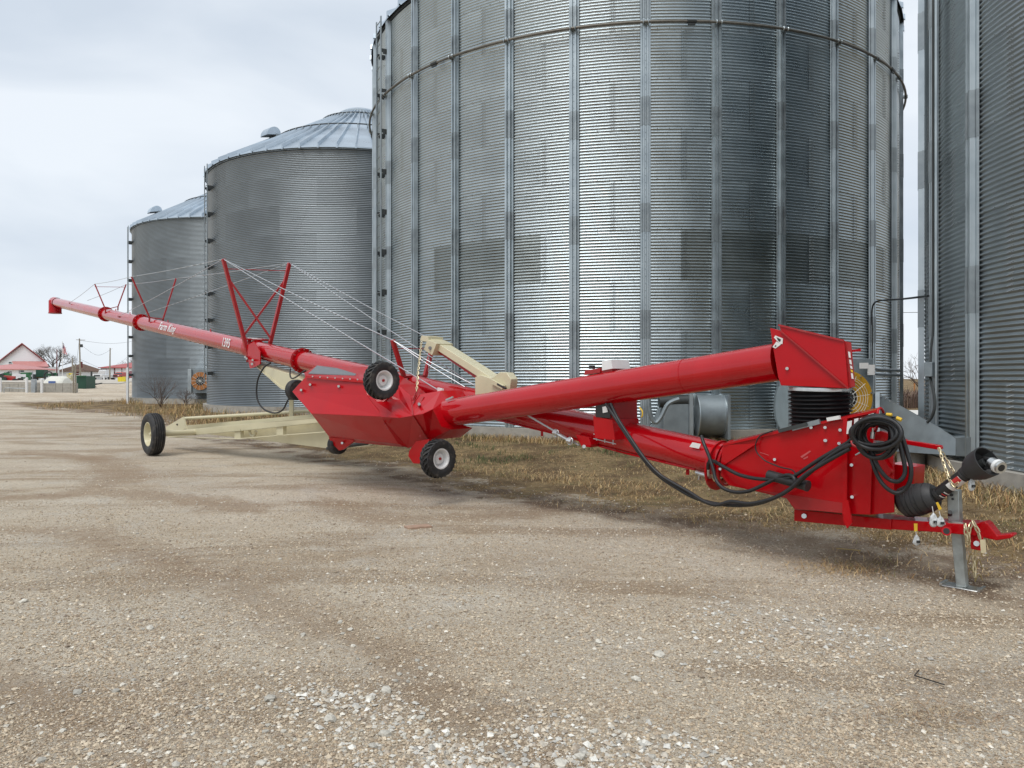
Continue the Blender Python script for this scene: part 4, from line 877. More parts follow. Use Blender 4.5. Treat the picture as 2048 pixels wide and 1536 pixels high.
# thin black seam line along each tube, as painted
# tags and bags of parts tied on for delivery
def bag(px, py, sx, sy, w_, label, tagm=YEL, tagpts=None):
    p = MP(px, py, w_); b = thing('parts_bag', (p.x, p.y, p.z), label, 'plastic bag', 'bags of parts tied to the auger')
    bm = bmesh.new(); bmesh.ops.create_icosphere(bm, subdivisions=3, radius=1)
    for v in bm.verts:
        t = (v.co.z+1)/2; k = .35+.65*(1-t)**.6 if t > .3 else 1; n = .12*math.sin(9*v.co.x+3*v.co.z+px)+.1*math.sin(13*v.co.y-5*v.co.z)
        v.co = Vector((v.co.x*sx*k*(1+n), v.co.y*.018*(1+n*2), v.co.z*sy))
    for f in bm.faces: f.smooth = True
    me = bpy.data.meshes.new('bag_body'); bm.to_mesh(me); bm.free(); me.materials.append(BAG)
    o = bpy.data.objects.new('bag_body', me); setup(o, b); ORG[o.name] = ORG[b.name]
    MB().tube([p+Vector((0, 0, sy*.9)), p+Vector((-.005, 0, sy*1.4)), p+Vector((-.01, .0, sy*1.9))], .003, n=5).build('bag_tie', WHITE, b)
    MB().box(p+Vector((.003, -.022, -sy*.2)), .03, .002, .02).build('bag_print', INK, b)
    if tagpts: MB().prism([MP(a, c, w_+.03) for a, c in tagpts], NN*.004).build('tag', YEL, b)
    return b
bag(1833, 1080, .030, .045, .20, 'small clear bag hanging under the red tongue below a yellow tag', tagpts=((1828, 1047), (1835, 1047), (1835, 1062), (1829, 1063)))
bag(1867, 1040, .040, .055, .24, 'tan crumpled bag resting against the tongue under the black guard', tagpts=((1872, 1005), (1876, 1004), (1884, 1018), (1878, 1020)))
bag(1881, 1043, .038, .042, .22, 'clear printed bag beside the jack post on the tongue')
bag(1943, 969, .028, .050, .16, 'white bag hanging below the bell of the drive shaft')
# ---------------------------------------------------------------- fans and ducts beside the bins
def quadprism(pts, d, vec): return MB().prism([bp(a, b, dd) for (a, b), dd in zip(pts, d)], vec)
fc = bp(1693, 796, 11.7)
fan = thing('aeration_fan', (fc.x, fc.y, .35), 'galvanised box fan with amber ring and white wire guard feeding the right-hand bin', 'grain bin fan', 'bin aeration fans')
FD = Vector((.12, -1, 0)).normalized(); FX = Vector((1, .12, 0)).normalized(); ZZ = Vector((0, 0, 1))
MB().box(fc-FD*.49+ZZ*.05, 1.02, .8, 1.14, FX, FD).build('fan_housing', DUCT, fan, bevel=.01)
fr = MB().lathe(fc+FD*.0, FD, [(-.02, .30), (-.02, .428), (.012, .428), (.012, .38), (-.03, .30), (-.05, .17)], n=48).build('fan_ring', ORANGE, fan)
MB().lathe(fc-FD*.045, FD, [(0, .001), (0, .2)], n=32).build('fan_throat', BLK, fan)
g = MB()
for r in (.10, .15, .20, .25, .29, .325): g.torus(fc+FD*.05, FD, r, .0032, n=40, m=5)
for k in range(12):
    t = k*math.pi/6+.15; d = FX*math.cos(t)+ZZ*math.sin(t); g.cyl(fc+FD*.05+d*.08, fc+FD*.05+d*.36, .0032, n=5)
g.build('wire_guard', WIRE, fan)['kind'] = 'stuff'
bl = MB()
for k in range(6):
    t = k*math.pi/3; d = FX*math.cos(t)+ZZ*math.sin(t); d2 = FX*-math.sin(t)+ZZ*math.cos(t); c = fc-FD*.04
    bl.box(c+d*.10, .1, .12, .006, d, (d2+FD*.5).normalized())
bl.build('fan_blades', DARKM, fan)
MB().cyl(fc-FD*.0, fc+FD*.045, .07, n=16).build('fan_hub', DARKM, fan)
for k in range(8):
    t = k*math.pi/4+.2; d = FX*math.cos(t)+ZZ*math.sin(t); MB().cyl(fc+FD*.01+d*.405, fc+FD*.03+d*.405, .013, n=6).build('bolt', CHROME, fan)
MB().box(fc+FX*.30+FD*-.015+ZZ*.505, .14, .02, .09, FX, FD).build('placard', PAPER, fan); MB().box(fc+FX*.42-FD*.015+ZZ*.44, .11, .02, .16, FX, FD).build('placard', PAPER, fan)
sidep = [(1757, 787, 11.9), (1762, 789, 11.85), (1887, 859, 10.55), (1912, 876, 10.2), (1912, 912, 10.2), (1787, 903, 11.3), (1757, 897, 11.7)]
MB().prism([bp(a, b, d) for a, b, d in sidep], Vector((.15, .75, 0))).build('transition_duct', DUCT, fan, bevel=.008)
MB().prism([bp(a, b, d) for a, b, d in ((1912, 876, 10.19), (1942, 874, 9.78), (1942, 912, 9.78), (1912, 912.5, 10.19))], Vector((.3, .7, 0))).build('duct_mouth', DUCT, fan)
rv = MB()
for k in range(14):
    t = k/13; p = bp(1762, 792, 11.83).lerp(bp(1887, 862, 10.68), t); rv.cyl(p, p+Vector((-.01, -.02, 0)), .009, n=5)
rv.build('rivets', CHROME, fan)['kind'] = 'stuff'
MB().bar(bp(1755, 785, 11.55), bp(1755, 872, 11.4), .06, .03).build('corner_angle', STIFD, fan)
pier = root_mb(MB().cyl(bp(1822, 935, 11.3)-ZZ*.25, bp(1822, 903.5, 11.3), .19, n=24), 'concrete_pier', CONC, None, 'round concrete pier carrying the sloping fan duct by the right-hand bin', 'pier')
MB().box(bp(1822, 903.5, 11.3)+Vector((0, 0, -.004)), .3, .3, .012).build('pier_plate', DARKM, pier) if False else None
cp = root_mb(MB().tube([bp(1744, 650, 16.9), bp(1744, 620, 16.9), bp(1749, 606, 16.8), bp(1762, 601, 16.5), bp(1800, 598.5, 14.5), rb(1856, 592, .12)], .018, n=8), 'power_cable', RUBB, None, 'black cable spanning the gap from the central bin to the right-hand bin', 'cable')
t_ = root_mb(MB().tube([bp(1744, 650, 16.9)+Vector((.0, -.02, 0)), bp(1744, 770, 16.9)], .016, n=8, sub=1), 'cable_drop', DARKM, None, 'dark conduit running down the central bin at its right edge', 'conduit')
cpipe = root_mb(MB().tube([bp(1753, 739, 12.0), bp(1799, 741, 12.6)], .022, n=8, sub=1), 'conduit_pipe', STEEL, None, 'upper of two short grey pipes running right from the amber fan', 'pipe', 'pipes beside the amber fan')
c2 = cpipe.copy(); COL.objects.link(c2); c2.location = Vector((0, 0, -.08)); c2['label'] = 'lower of two short grey pipes running right from the amber fan'
# centrifugal fans on the central bin
def centri(px0, px1, py0, py1, bx0, bx1, d, label, hoses=True):
    o = bp((px0+px1)/2, py1, d); f = thing('centrifugal_fan', (o.x, o.y, o.z), label, 'grain bin fan', 'bin aeration fans')
    r = (py1-py0)/2/F*d; c = bp((px0+px1)/2, (py0+py1)/2, d); wd = (px1-px0)/F*d
    MB().cyl(c-Vector((wd/2, -.1, 0)), c+Vector((wd/2, .1, 0)), r, n=40).build('fan_drum', DUCT, f)
    for s in (-1, 1): MB().cyl(c+Vector((s*wd/2, s*.1, 0)), c+Vector((s*(wd/2+.02), s*.1, 0)), r+.03, n=40).build('drum_flange', STIF, f)
    MB().box(c+Vector((wd/2+.05, .1, -.02)), .06, .9, 2*r+.05).build('side_plate', DUCT, f)
    if bx1 > bx0:
        a = bp(bx0, py0+18, d-.2); b = bp(bx1, py1, d-.2); MB().prism([a, Vector((b.x, a.y, a.z)), Vector((b.x, a.y, b.z)), Vector((a.x, a.y, b.z))], Vector((0, .8, 0))).build('fan_box', DUCT, f, bevel=.01)
        MB().bar(Vector((b.x+.03, a.y-.05, a.z+.2)), Vector((b.x+.03, a.y-.05, b.z-.1)), .08).build('fan_post', STIF, f)
        MB().cyl(bp(bx0-10, py0+14, d-.1), bp(bx1+8, py0+10, d-.1), .12, n=16).build('fan_motor', DARKM, f)
        MB().prism([bp(bx0-24, py0+78, d), bp(bx0-4, py0+24, d), bp(bx0-2, py0+78, d)], Vector((0, .4, 0))).build('stand', DUCT, f)
        MB().tube([bp(bx0-31, py0+4, d-.5), bp(bx0-28, py0+36, d-.5), bp(bx0-18, py0+55, d-.5), bp(bx0-6, py0+44, d-.5), bp(bx0+8, py0+18, d-.5), bp(bx0+30, py0+8, d-.5)], .045, n=8).build('flex_conduit', DUCT, f)
    return f
centri(1389, 1444, 790, 872, 1328, 1378, 15.7, 'grey drum fan with sheet steel box at the foot of the central bin')
centri(1566, 1640, 768, 858, 0, 0, 15.7, 'grey drum fan half hidden behind the black bellows')
# ladder-side fan of the farthest bin
o = bp(398, 790, 39.3); f3 = thing('aeration_fan', (o.x, o.y, o.z), 'small box fan with rusty orange ring at the foot of the farthest bin', 'grain bin fan', 'bin aeration fans')
MB().prism([bp(384, 738, 39.3), bp(414, 738, 39.3), bp(414, 786, 39.3), bp(384, 786, 39.3)], Vector((0, 1.0, 0))).build('fan_housing', DUCT, f3)
MB().prism([bp(375.5, 738, 39.2), bp(382.5, 738, 39.2), bp(382.5, 786, 39.2), bp(375.5, 786, 39.2)], Vector((0, 1.0, 0))).build('side_post', STIF, f3)
c = bp(401, 762, 39.25); MB().lathe(c, (0, -1, 0), [(0, .24), (0, .47), (.05, .47), (.05, .24)], n=32, closed=True).build('fan_ring', RUST, f3)
MB().cyl(c, c+Vector((0, -.02, 0)), .24, n=24).build('fan_throat', BLK, f3)
g = MB()
for k in range(6):
    t = k*math.pi/6; g.cyl(c+Vector((math.cos(t)*.47, -.07, math.sin(t)*.47)), c-Vector((math.cos(t)*.47, .07, math.sin(t)*.47)), .008, n=4)
g.build('wire_guard', WIRE, f3)['kind'] = 'stuff'

# ---------------------------------------------------------------- bare trees, brush
def bare_tree(name, base, h, spread, m, label, cat='tree', depth=6, seed=1, trunk=.03, nb=3, up=.35, group=None, multi=1):
    random.seed(seed); t = thing(name, base, label, cat, group); tr = MB(); br = MB()
    def grow(p, d, l, r, k):
        mb = tr if k == 0 else br; q = p+d*l*.5+Vector((random.uniform(-1, 1), random.uniform(-1, 1), 0))*l*.05; e = q+(d+Vector((random.uniform(-.2, .2), random.uniform(-.2, .2), up*.3))).normalized()*l*.5
        mb.tube([p, q, e], r, n=5 if k < 2 else 3, sub=1, radii=[r, r*.85, r*.68], cap=False)
        if k >= depth: return
        for i in range(nb if k > 0 else nb+1):
            a = random.uniform(0, 2*math.pi); tilt = random.uniform(.3, .85)*spread; _, e1, e2 = basis(d)
            nd = (d*math.cos(tilt)+(e1*math.cos(a)+e2*math.sin(a))*math.sin(tilt)+Vector((0, 0, up*.25))).normalized()
            grow(p.lerp(e, random.uniform(.75, 1)) if k else p.lerp(e, random.uniform(.55, 1)), nd, l*random.uniform(.66, .84), r*random.uniform(.5, .66), k+1)
    for i in range(multi):
        dd_ = Vector((random.uniform(-.5, .5), random.uniform(-.5, .5), 1)).normalized() if multi > 1 else Vector((0, 0, 1))
        grow(Vector(base), dd_, h*.27, h*trunk, 0)
    tr.build('trunk', m, t, smooth=None); br.build('branches', m, t, smooth=None); return t
def gp(px, d): x_ = (px-CX)/F*d; return Vector((x_, d, float(gz(x_, d))-.02))
bare_tree('bare_tree', gp(106, 150), 9.6, 1.05, BARK, 'big leafless round-crowned tree beside the large white barn', depth=7, seed=5, trunk=.028, nb=3)
bare_tree('bare_tree', gp(262, 170), 6.5, 1.0, BARK, 'leafless tree top behind the long red roofed shed beside the farthest bin', depth=5, seed=8, trunk=.02)
bare_tree('bare_tree', gp(1850, 26), 3.3, 1.05, BARKL, 'small leafless pale tree in the gap between the two nearest bins', depth=5, seed=12, trunk=.016, nb=3, up=.1)
bare_tree('dead_bush', gp(322, 38.2), 2.4, .6, TWIG, 'dead brown brush at the foot of the farthest bin', 'bush', depth=4, seed=4, trunk=.006, nb=2, multi=11, up=.0)
bare_tree('dead_bush', gp(372, 38.3), 1.5, .9, TWIG, 'low dead weeds in front of the rusty fan of the farthest bin', 'bush', depth=3, seed=9, trunk=.008, nb=3, multi=6, up=.1)
root_mb(MB().cyl(gp(1829, 52), gp(1829, 52)+Vector((0, 0, 1.25)), .05, n=8), 'fence_post', RUST, None, 'thin rusty post standing in the far field between the bins', 'post')

# ---------------------------------------------------------------- farmstead at far left
def house(name, label, px0, px1, eave, apex, d, base_py, depth, wm, rm, kind='gable_front', group='farm buildings', hip=.35, trim=TRIM):
    a = bp(px0, base_py, d); b = bp(px1, base_py, d); g = float(gz((a.x+b.x)/2, d))-.1; ze = bp(0, eave, d).z; za = bp(0, apex, d).z
    t = thing(name, ((a.x+b.x)/2, d, g), label, 'building', group); x0, x1 = a.x, b.x; xm = (x0+x1)/2
    if kind == 'gable_front':
        MB().prism([(x0, d, g), (x1, d, g), (x1, d, ze), (xm, d, za), (x0, d, ze)], (-.72*depth, depth, 0)).build('wall', wm, t, smooth=None)
        for s, xe in ((-1, x0), (1, x1)):
            o = Vector((xe-xm, 0, ze-za)).normalized(); e = Vector((xe, 0, ze))+o*.35
            MB().prism([(xm, d-.4, za+.05), (e.x, d-.4, e.z+.05), (e.x, d-.4, e.z+.20), (xm, d-.4, za+.22)], (-.72*(depth+.8), depth+.8, 0)).build('roof', rm, t, smooth=None)
            MB().prism([(xm, d-.44, za-.12), (e.x, d-.44, e.z-.12), (e.x, d-.44, e.z+.12), (xm, d-.44, za+.12)], (0, .03, 0)).build('barge_board', trim, t, smooth=None)
    else:
        MB().prism([(x0, d, g), (x1, d, g), (x1, d, ze), (x0, d, ze)], (0, depth, 0)).build('wall', wm, t, smooth=None)
        o = .35; hx = (x1-x0)*hip; m = MB(); y0, y1 = d-o, d+depth+o; ym = (y0+y1)/2
        m.add([(x0-o, y0, ze), (x1+o, y0, ze), (x1+o, y1, ze), (x0-o, y1, ze), (x0+hx, ym, za), (x1-hx, ym, za), (x0-o, y0, ze-.12), (x1+o, y0, ze-.12), (x1+o, y1, ze-.12), (x0-o, y1, ze-.12)],
              [(0, 1, 5, 4), (1, 2, 5), (2, 3, 4, 5), (3, 0, 4), (0, 6, 7, 1), (1, 7, 8, 2), (2, 8, 9, 3), (3, 9, 6, 0), (6, 9, 8, 7)]); m.build('roof', rm, t, smooth=None)
    return t, d
def win(t, d, px0, px1, py0, py1, m=GLASS, name='window'):
    a = bp(px0, py1, d); b = bp(px1, py0, d); f = MB().box(((a.x+b.x)/2, a.y-.03, (a.z+b.z)/2), abs(b.x-a.x), .05, abs(b.z-a.z)).build(name, m, t)
    MB().box(((a.x+b.x)/2, a.y-.065, (a.z+b.z)/2), abs(b.x-a.x)+.1, .02, .08).build('mullion', WSID, f); return f
brn, d_ = house('barn', 'large white barn with steep red roof at far left', 1.5, 92, 723, 688, 140, 757, 16, WSID, RROOFP)
win(brn, 140, 18, 23, 724, 730.5)
lt = MB().prism([bp(24, 722.5, 139.9), bp(92, 722.5, 139.9), bp(98, 733.5, 136), bp(30, 733.5, 136)], Vector((0, 0, -.12))).build('lean_to_roof', RROOFP, brn, smooth=None)
a = bp(32, 734, 136.3); b = bp(95.5, 757, 136.3); MB().prism([a, Vector((b.x, a.y, a.z)), Vector((b.x, a.y, 1.3)), Vector((a.x, a.y, 1.3))], Vector((0, 3.5, 0))).build('lean_to_wall', WSID, brn, smooth=None)
MB().bar(bp(29, 734, 135.9), bp(98, 734, 135.9), .12).build('eave_trim', TRIM, brn)
hs, d_ = house('farm_house', 'low white house with faded red hip roof at left edge of the photo', -60, 52, 738, 727.5, 125, 757, 8, WSID, RROOFP, 'hip', hip=.42)
for w_ in ((16, 19, 743, 748), (19.8, 23.5, 743, 748), (38, 39.5, 741, 747), (41, 48, 741, 748)): win(hs, 125, *w_)
bh, d_ = house('farm_house', 'white house with brown hip roof behind the flagpole', 116, 165, 742, 727, 150, 757, 8, WSID, BROOF, 'hip', hip=.42)
win(bh, 150, 151, 158, 744, 750, TRIM)
MB().box(bp(151, 729, 148)+Vector((0, 2, 0)), .35, .35, 1.2).build('chimney', TRIM, bh)
rs, d_ = house('shed', 'long white shed with dark red roof beside the farthest bin', 201, 300, 735, 722, 160, 757, 12, WSID, RROOF, 'hip', hip=.48)
for w_ in ((228, 230.5, 736, 748), (243, 244.5, 736, 748)): win(rs, 160, *w_, m=TRIM, name='door_post')
# concrete tank wall with tank, posts and pedestal
wd_ = 62.0; g = .2
bw_ = thing('concrete_wall', (bp(70, 788, wd_).x, wd_, g), 'low grey concrete block wall round the white tank at far left', 'wall')
blocks = [(-70, 3.5), (3.5, 18.5), (18.5, 36.5), (36.5, 52), (52, 72), (72, 90), (90, 111), (111, 125), (125, 141.5), (141.5, 152)]
for i, (a_, b_) in enumerate(blocks):
    for j, (t0, t1) in enumerate(((766.5, 774), (774, 791))):
        if i in (2, 3, 8) and j == 1: pass
        x0, x1 = (a_-CX)/F*wd_+.012, (b_-CX)/F*wd_-.012; z1 = bp(0, t0, wd_).z; z0 = bp(0, t1, wd_).z+.012
        MB().box(((x0+x1)/2, wd_+.15+.01*((i+j) % 2), (z0+z1)/2), x1-x0, .3, z1-z0).build('concrete_block', CONC, bw_)
tk = bp(115, 770, wd_+3); tank = root_mb(MB().lathe((tk.x-.9, tk.y, .80), (1, 0, 0), [(-.05, .001), (-.0, .5), (.15, .85), (.4, 1.0), (1.5, 1.0), (1.75, .85), (1.9, .5), (1.95, .001)], n=32), 'liquid_tank', mat('white_tank', (.66, .65, .58), .5, var=.06), None, 'white rounded tank showing above the concrete wall', 'tank')
MB().cyl((tk.x, tk.y, 1.6), (tk.x, tk.y, 2.05), .05, n=8).build('tank_vent', DARKM, tank); MB().box((tk.x+.1, tk.y-.95, 1.25), .55, .1, .25).build('tank_label', mat('blue_print', (.08, .14, .35), .5), tank)
for i, (p0, p1, t0, lab) in enumerate(((-2, 3, 757, 'leftmost white post against the concrete wall at the photo edge'), (51, 56, 756.5, 'white post at the middle of the concrete wall left of the grey pedestal'), (81, 86, 758.5, 'white T-topped post right of the grey pedestal by the concrete wall'))):
    dpt = wd_-.8; r = (p1-p0)/2/F*dpt; b0 = gp((p0+p1)/2, dpt); z1 = bp(0, t0, dpt).z
    p = thing('white_post', tuple(b0), lab, 'post', 'white posts along the concrete wall')
    MB().cyl(b0, Vector((b0.x, b0.y, z1)), r, n=12).build('post_shaft', WHITE, p)
    MB().lathe(Vector((b0.x, b0.y, z1)), (0, 0, 1), [(0, r*1.05), (.03, r*1.0), (.06, r*.6), (.07, .001)], n=12).build('post_cap', WHITE, p)
    if i == 2: MB().cyl(Vector((b0.x-.2, b0.y, z1-.08)), Vector((b0.x+.2, b0.y, z1-.08)), .04, n=8).build('cross_arm', WHITE, p)
pd = gp(68, wd_-.6); ped = root_mb(MB().box(pd+Vector((0, 0, .55)), .33, .25, 1.15), 'meter_pedestal', STEEL, None, 'grey metal service pedestal between the white posts', 'pedestal')
MB().bar(pd+Vector((-.12, 0, 1.1)), pd+Vector((-.12, 0, 1.75)), .04).build('pedestal_pipe', STEEL, ped)
rl = root_mb(MB().tube([bp(8, 790, 60.5), bp(8.5, 779, 60.5), bp(13, 776, 60.5), bp(30, 776.5, 60.5), bp(50, 777, 60.5)], .035, n=8), 'guard_rail', STEEL, None, 'bent grey pipe rail in front of the concrete wall', 'rail')
for k, (px, t0, lab) in enumerate(((146.8, 729, 'left of two weathered wooden posts at the end of the concrete wall'), (150.8, 728, 'right of two weathered wooden posts at the end of the concrete wall'))):
    b0 = gp(px, 61); root_mb(MB().cyl(b0, Vector((b0.x, b0.y, bp(0, t0, 61).z)), .06, n=8), 'wooden_post', WOODP, None, lab, 'post', 'wooden posts by the wall')
# poles, flag, wires
def pole(px0, px1, py0, d, r, label, m=WOODP, xf=False):
    b0 = gp(px1, d); top = bp(px0, py0, d); p = thing('utility_pole', tuple(b0), label, 'utility pole', 'poles on the skyline at left')
    MB().cyl(b0, top, r, r*.7, n=8).build('pole_shaft', m, p)
    if xf: MB().cyl(bp(163, 688.5, d), bp(163, 694.5, d), .2, n=10).build('transformer', DARKM, p); MB().bar(top+Vector((-.5, 0, -.2)), top+Vector((.9, 0, -.25)), .08).build('cross_arm', m, p)
    return top
pA = pole(158.8, 161, 677, 118, .13, 'tall wooden utility pole carrying a dark transformer', xf=True)
pB = pole(220.3, 219.5, 696, 140, .14, 'wooden utility pole standing in front of the long red roofed shed')
pC = pole(144.8, 144.8, 715.5, 100, .10, 'shorter dark pole just above the wooden posts'); pD = pole(114, 113.5, 699, 110, .09, 'thin dark pole in front of the big leafless tree', m=TRIM)
def wire(a, b, sag, lab):
    m = (a+b)/2-Vector((0, 0, sag)); root_mb(MB().tube([a, m, b], .018, n=4, sub=8), 'overhead_wire', DARKM, None, lab, 'wire', 'overhead wires at left')
wire(pA, pC, 2.2, 'overhead wire sagging left from the transformer pole to the short dark pole'); wire(bp(161, 719, 118), bp(262, 708, 150), 2.2, 'low sagging wire from the transformer pole to the right'); wire(bp(160, 681, 118), bp(270, 682, 150), .5, 'high nearly level wire right of the transformer pole'); wire(bp(160, 688, 118), bp(225, 697, 140), 1.5, 'middle wire between the two wooden poles')
wz = root_mb(MB().tube([bp(1700, 626, 60), bp(1850, 624.5, 60), bp(2000, 622, 60)], .02, n=4), 'overhead_wire', DARKM, None, 'thin wire crossing the sky gap between the two nearest bins', 'wire', 'overhead wires at left')
fb = gp(124.8, 120); fp = thing('flagpole', tuple(fb), 'white flagpole with a limp striped flag before the leafless tree', 'flagpole')
MB().cyl(fb, bp(124.8, 683, 120), .05, n=8).build('pole_shaft', WHITE, fp)
FR = mat('flag_red', (.5, .03, .05), .8); FW = mat('flag_white', (.8, .78, .78), .8); FB_ = mat('flag_blue', (.03, .045, .14), .8)
ftop = bp(125, 686, 119.95)
def fl(u, v):   # hanging flag, folded along its fall
    return ftop+Vector((.05+.62*u*(.45+.55*v)+.05*math.sin(v*9+u*5), .10*math.sin(u*11+v*4), -1.55*v-.35*u))
for k in range(7):
    for nm, m, a0, a1 in (('stripe', FR if k % 2 == 0 else FW, k/7, (k+1)/7),):
        mb = MB(); vs = [fl(a0+(a1-a0)*i, j/10) for j in range(11) for i in (0, 1)]; mb.add(vs, [(2*j, 2*j+1, 2*j+3, 2*j+2) for j in range(10)]); mb.build(nm, m, fp)
mb = MB(); vs = [fl(.5*i/3, .42*j/5)+Vector((0, -.03, 0)) for j in range(6) for i in range(4)]; mb.add(vs, [(4*j+i, 4*j+i+1, 4*j+i+5, 4*j+i+4) for j in range(5) for i in range(3)]); mb.build('canton', FB_, fp)
# parked vehicles and implements
def vehicle(px, d, L_, H_, m, label, cat, kind='pickup', grp='vehicles parked in the far yard'):
    b = gp(px, d); t = thing('parked_'+('pickup' if kind == 'pickup' else 'car'), tuple(b), label, cat, grp); x, y, z = b; W_ = 1.9
    MB().prism([(x-W_/2, y, z+.35), (x+W_/2, y, z+.35), (x+W_/2, y, z+.95), (x+W_/2-.08, y, z+1.05), (x-W_/2+.08, y, z+1.05), (x-W_/2, y, z+.95)], (0, L_, 0)).build('body', m, t, bevel=.05)
    MB().prism([(x-.78, y+1.5, z+1.05), (x+.78, y+1.5, z+1.05), (x+.66, y+1.9, z+H_), (x-.66, y+1.9, z+H_)], (0, 1.9, 0)).build('cab', m, t, bevel=.05)
    MB().prism([(x-.70, y+1.44, z+1.10), (x+.70, y+1.44, z+1.10), (x+.6, y+1.80, z+H_-.12), (x-.6, y+1.80, z+H_-.12)], (0, .05, 0)).build('windscreen', GLASS, t)
    MB().box((x, y-.03, z+.78), 1.1, .06, .26).build('grille', DARKM, t); MB().box((x, y-.08, z+.45), 1.8, .12, .16).build('bumper', CHROME, t)
    for s in (-1, 1):
        MB().box((x+s*.76, y-.03, z+.80), .26, .05, .18).build('headlight', WHITE, t)
        for yy in (.8, L_-1.0): w2 = MB().cyl((x+s*.72, y+yy, z+.36), (x+s*.97, y+yy, z+.36), .37, n=16).build('wheel', RUB, t); MB().cyl((x+s*.975, y+yy, z+.36), (x+s*.98, y+yy, z+.36), .2, n=12).build('rim', CHROME, w2)
    return t
vehicle(194, 142, 5.4, 1.85, WSID, 'white pickup facing the camera on the far gravel drive', 'pickup truck')
vehicle(229, 146, 4.4, 1.5, RROOF, 'red car parked before the long red roofed shed', 'car', kind='car')
vehicle(243, 150, 5.0, 1.8, mat('maroon_paint', (.22, .03, .04), .35, 0, .5), 'maroon vehicle parked beside the red car', 'car', kind='car')
gb = gp(162, 70); gbx = thing('green_hopper', tuple(gb), 'dark green steel box at the end of the concrete wall', 'container')
a = bp(152.5, 752, 70); b = bp(172, 779, 70); MB().prism([a, Vector((b.x, 70, a.z)), Vector((b.x, 70, b.z)), Vector((a.x, 70, b.z))], (0, 1.6, 0)).build('box_body', DGREEN, gbx, bevel=.03)
MB().bar(bp(152.3, 752, 69.9), bp(172.3, 752, 69.9), .08).build('box_rim', GREEN, gbx)
for q in (156, 168): MB().cyl(bp(q, 781, 69.8), bp(q, 781, 70.3), .17, n=12).build('wheel', RUB, gbx)
def implement(name, label, px, d, pieces, cat='farm machine'):
    b = gp(px, d); t = thing(name, tuple(b), label, cat, 'farm machinery stored at left')
    for (nm, m, x0, y0, x1, y1, r) in pieces: MB().bar(bp(x0, y0, d), bp(x1, y1, d), r).build(nm, m, t)
    for (nm, m, x0, y0, x1, y1, r) in pieces[:2]: MB().bar(bp(x0, y0+1, d+1.0), bp(x1, y1+1, d+1.0), r).build('back_'+nm, m, t)
    return t
def wh(t, px, py, d, r, m=RUB): w2 = MB().lathe(bp(px, py, d), (0, -1, 0), [(-.15, r*.55), (-.15, r), (.15, r), (.15, r*.55)], n=20, closed=True).build('wheel', m, t); MB().cyl(bp(px, py, d)-Vector((0, .05, 0)), bp(px, py, d)+Vector((0, .05, 0)), r*.55, n=16).build('rim', GREEN if m is RUB else m, w2)
t = implement('green_wagon', 'green slatted wagon above the left part of the concrete wall', 52, 96, [('top_rail', GREEN, 43, 747, 63, 746.5, .25), ('rail', WSID, 33, 751, 56, 751, .35), ('rail', GREEN, 43, 756, 58, 756, .18), ('post', GREEN, 44, 746, 44, 758, .15), ('post', GREEN, 57, 746, 57, 760, .4), ('deck', WSID, 38, 758, 46, 758, .25)]); wh(t, 40, 762, 95.5, .4)
t = implement('red_implement', 'red mower deck lying behind the wall near the left edge', 22, 94, [('frame', REDM, 6, 757, 34, 761, .35), ('beam', RROOF, 9, 753, 30, 755, .3), ('drawbar', REDM, 22, 758, 40, 763, .2)]); wh(t, 6, 760, 93.5, .45); wh(t, 30, 762, 93.5, .3)
t = implement('green_tractor_loader', 'dark green loader machinery at far left behind the red mower', 14, 100, [('arm', DGREEN, 2, 750, 18, 746, .3), ('body', GREEN, 10, 749, 20, 752, .6), ('mast', DGREEN, 12, 752, 16, 745, .2)]); wh(t, 2, 755, 99.5, .5)
t = implement('green_combine_header', 'dark machine with blackish cab window behind the middle of the wall', 81, 98, [('cab', DGREEN, 76, 746.5, 92, 746.5, .9), ('body', DARKM, 66, 752, 90, 752, .45), ('step', YELP, 70, 755, 90, 755, .14), ('frame', DARKM, 64, 757, 74, 760, .5), ('stack', WSID, 68, 747, 76, 748, .25)])
t = implement('green_rake', 'green framed implement with a big curved wheel left of the flagpole', 102, 96, [('frame', GREEN, 96, 749, 113, 747, .22), ('bar', GREEN, 100, 752, 112, 753, .3), ('body', DGREEN, 104, 750, 112, 750, .45)])
MB().torus(bp(97, 752, 95.6), (0, -1, .1), .55, .09, n=28, m=6).build('wheel', RUB, t)
t = implement('yellow_sprayer', 'pale yellow frame machine behind the white tank', 140, 92, [('frame', YELP, 134, 748, 146, 747, .12), ('post', mat('cream_old', (.5, .46, .3), .6), 136, 747, 139, 764, .25), ('post', MATS['cream_old'], 145, 747, 142, 764, .18), ('body', MATS['cream_old'], 137, 754, 144, 754, .35)])
t = implement('scrap_auger', 'dark broken implement lying right of the green box', 180, 74, [('frame', DARKM, 157, 777, 190, 775, .3), ('arm', DARKM, 176, 773, 186, 767, .22), ('beam', STEEL, 166, 781, 182, 775, .16), ('boom', DARKM, 187, 769.5, 204, 766.5, .12), ('drawbar', REDM, 160, 783, 188, 783, .12)]); wh(t, 190, 778, 73.8, .22)
t = implement('steel_beam_stack', 'dark steel beam lying on the far gravel left of the farthest bin', 230, 88, [('beam', DARKM, 207, 773, 262, 773, .24), ('end', RUST, 192, 769, 208, 768, .12)])
t = implement('yellow_mower', 'bright yellow machine half hidden by the farthest bin ladder', 247, 92, [('hood', YELP, 238, 759.5, 252, 758, .6), ('body', YELP, 240, 763, 256, 762, .35), ('frame', DGREEN, 246, 769, 262, 769, .5), ('blade', REDM, 236, 783, 262, 777, .3)]); wh(t, 243, 769, 91.5, .3)
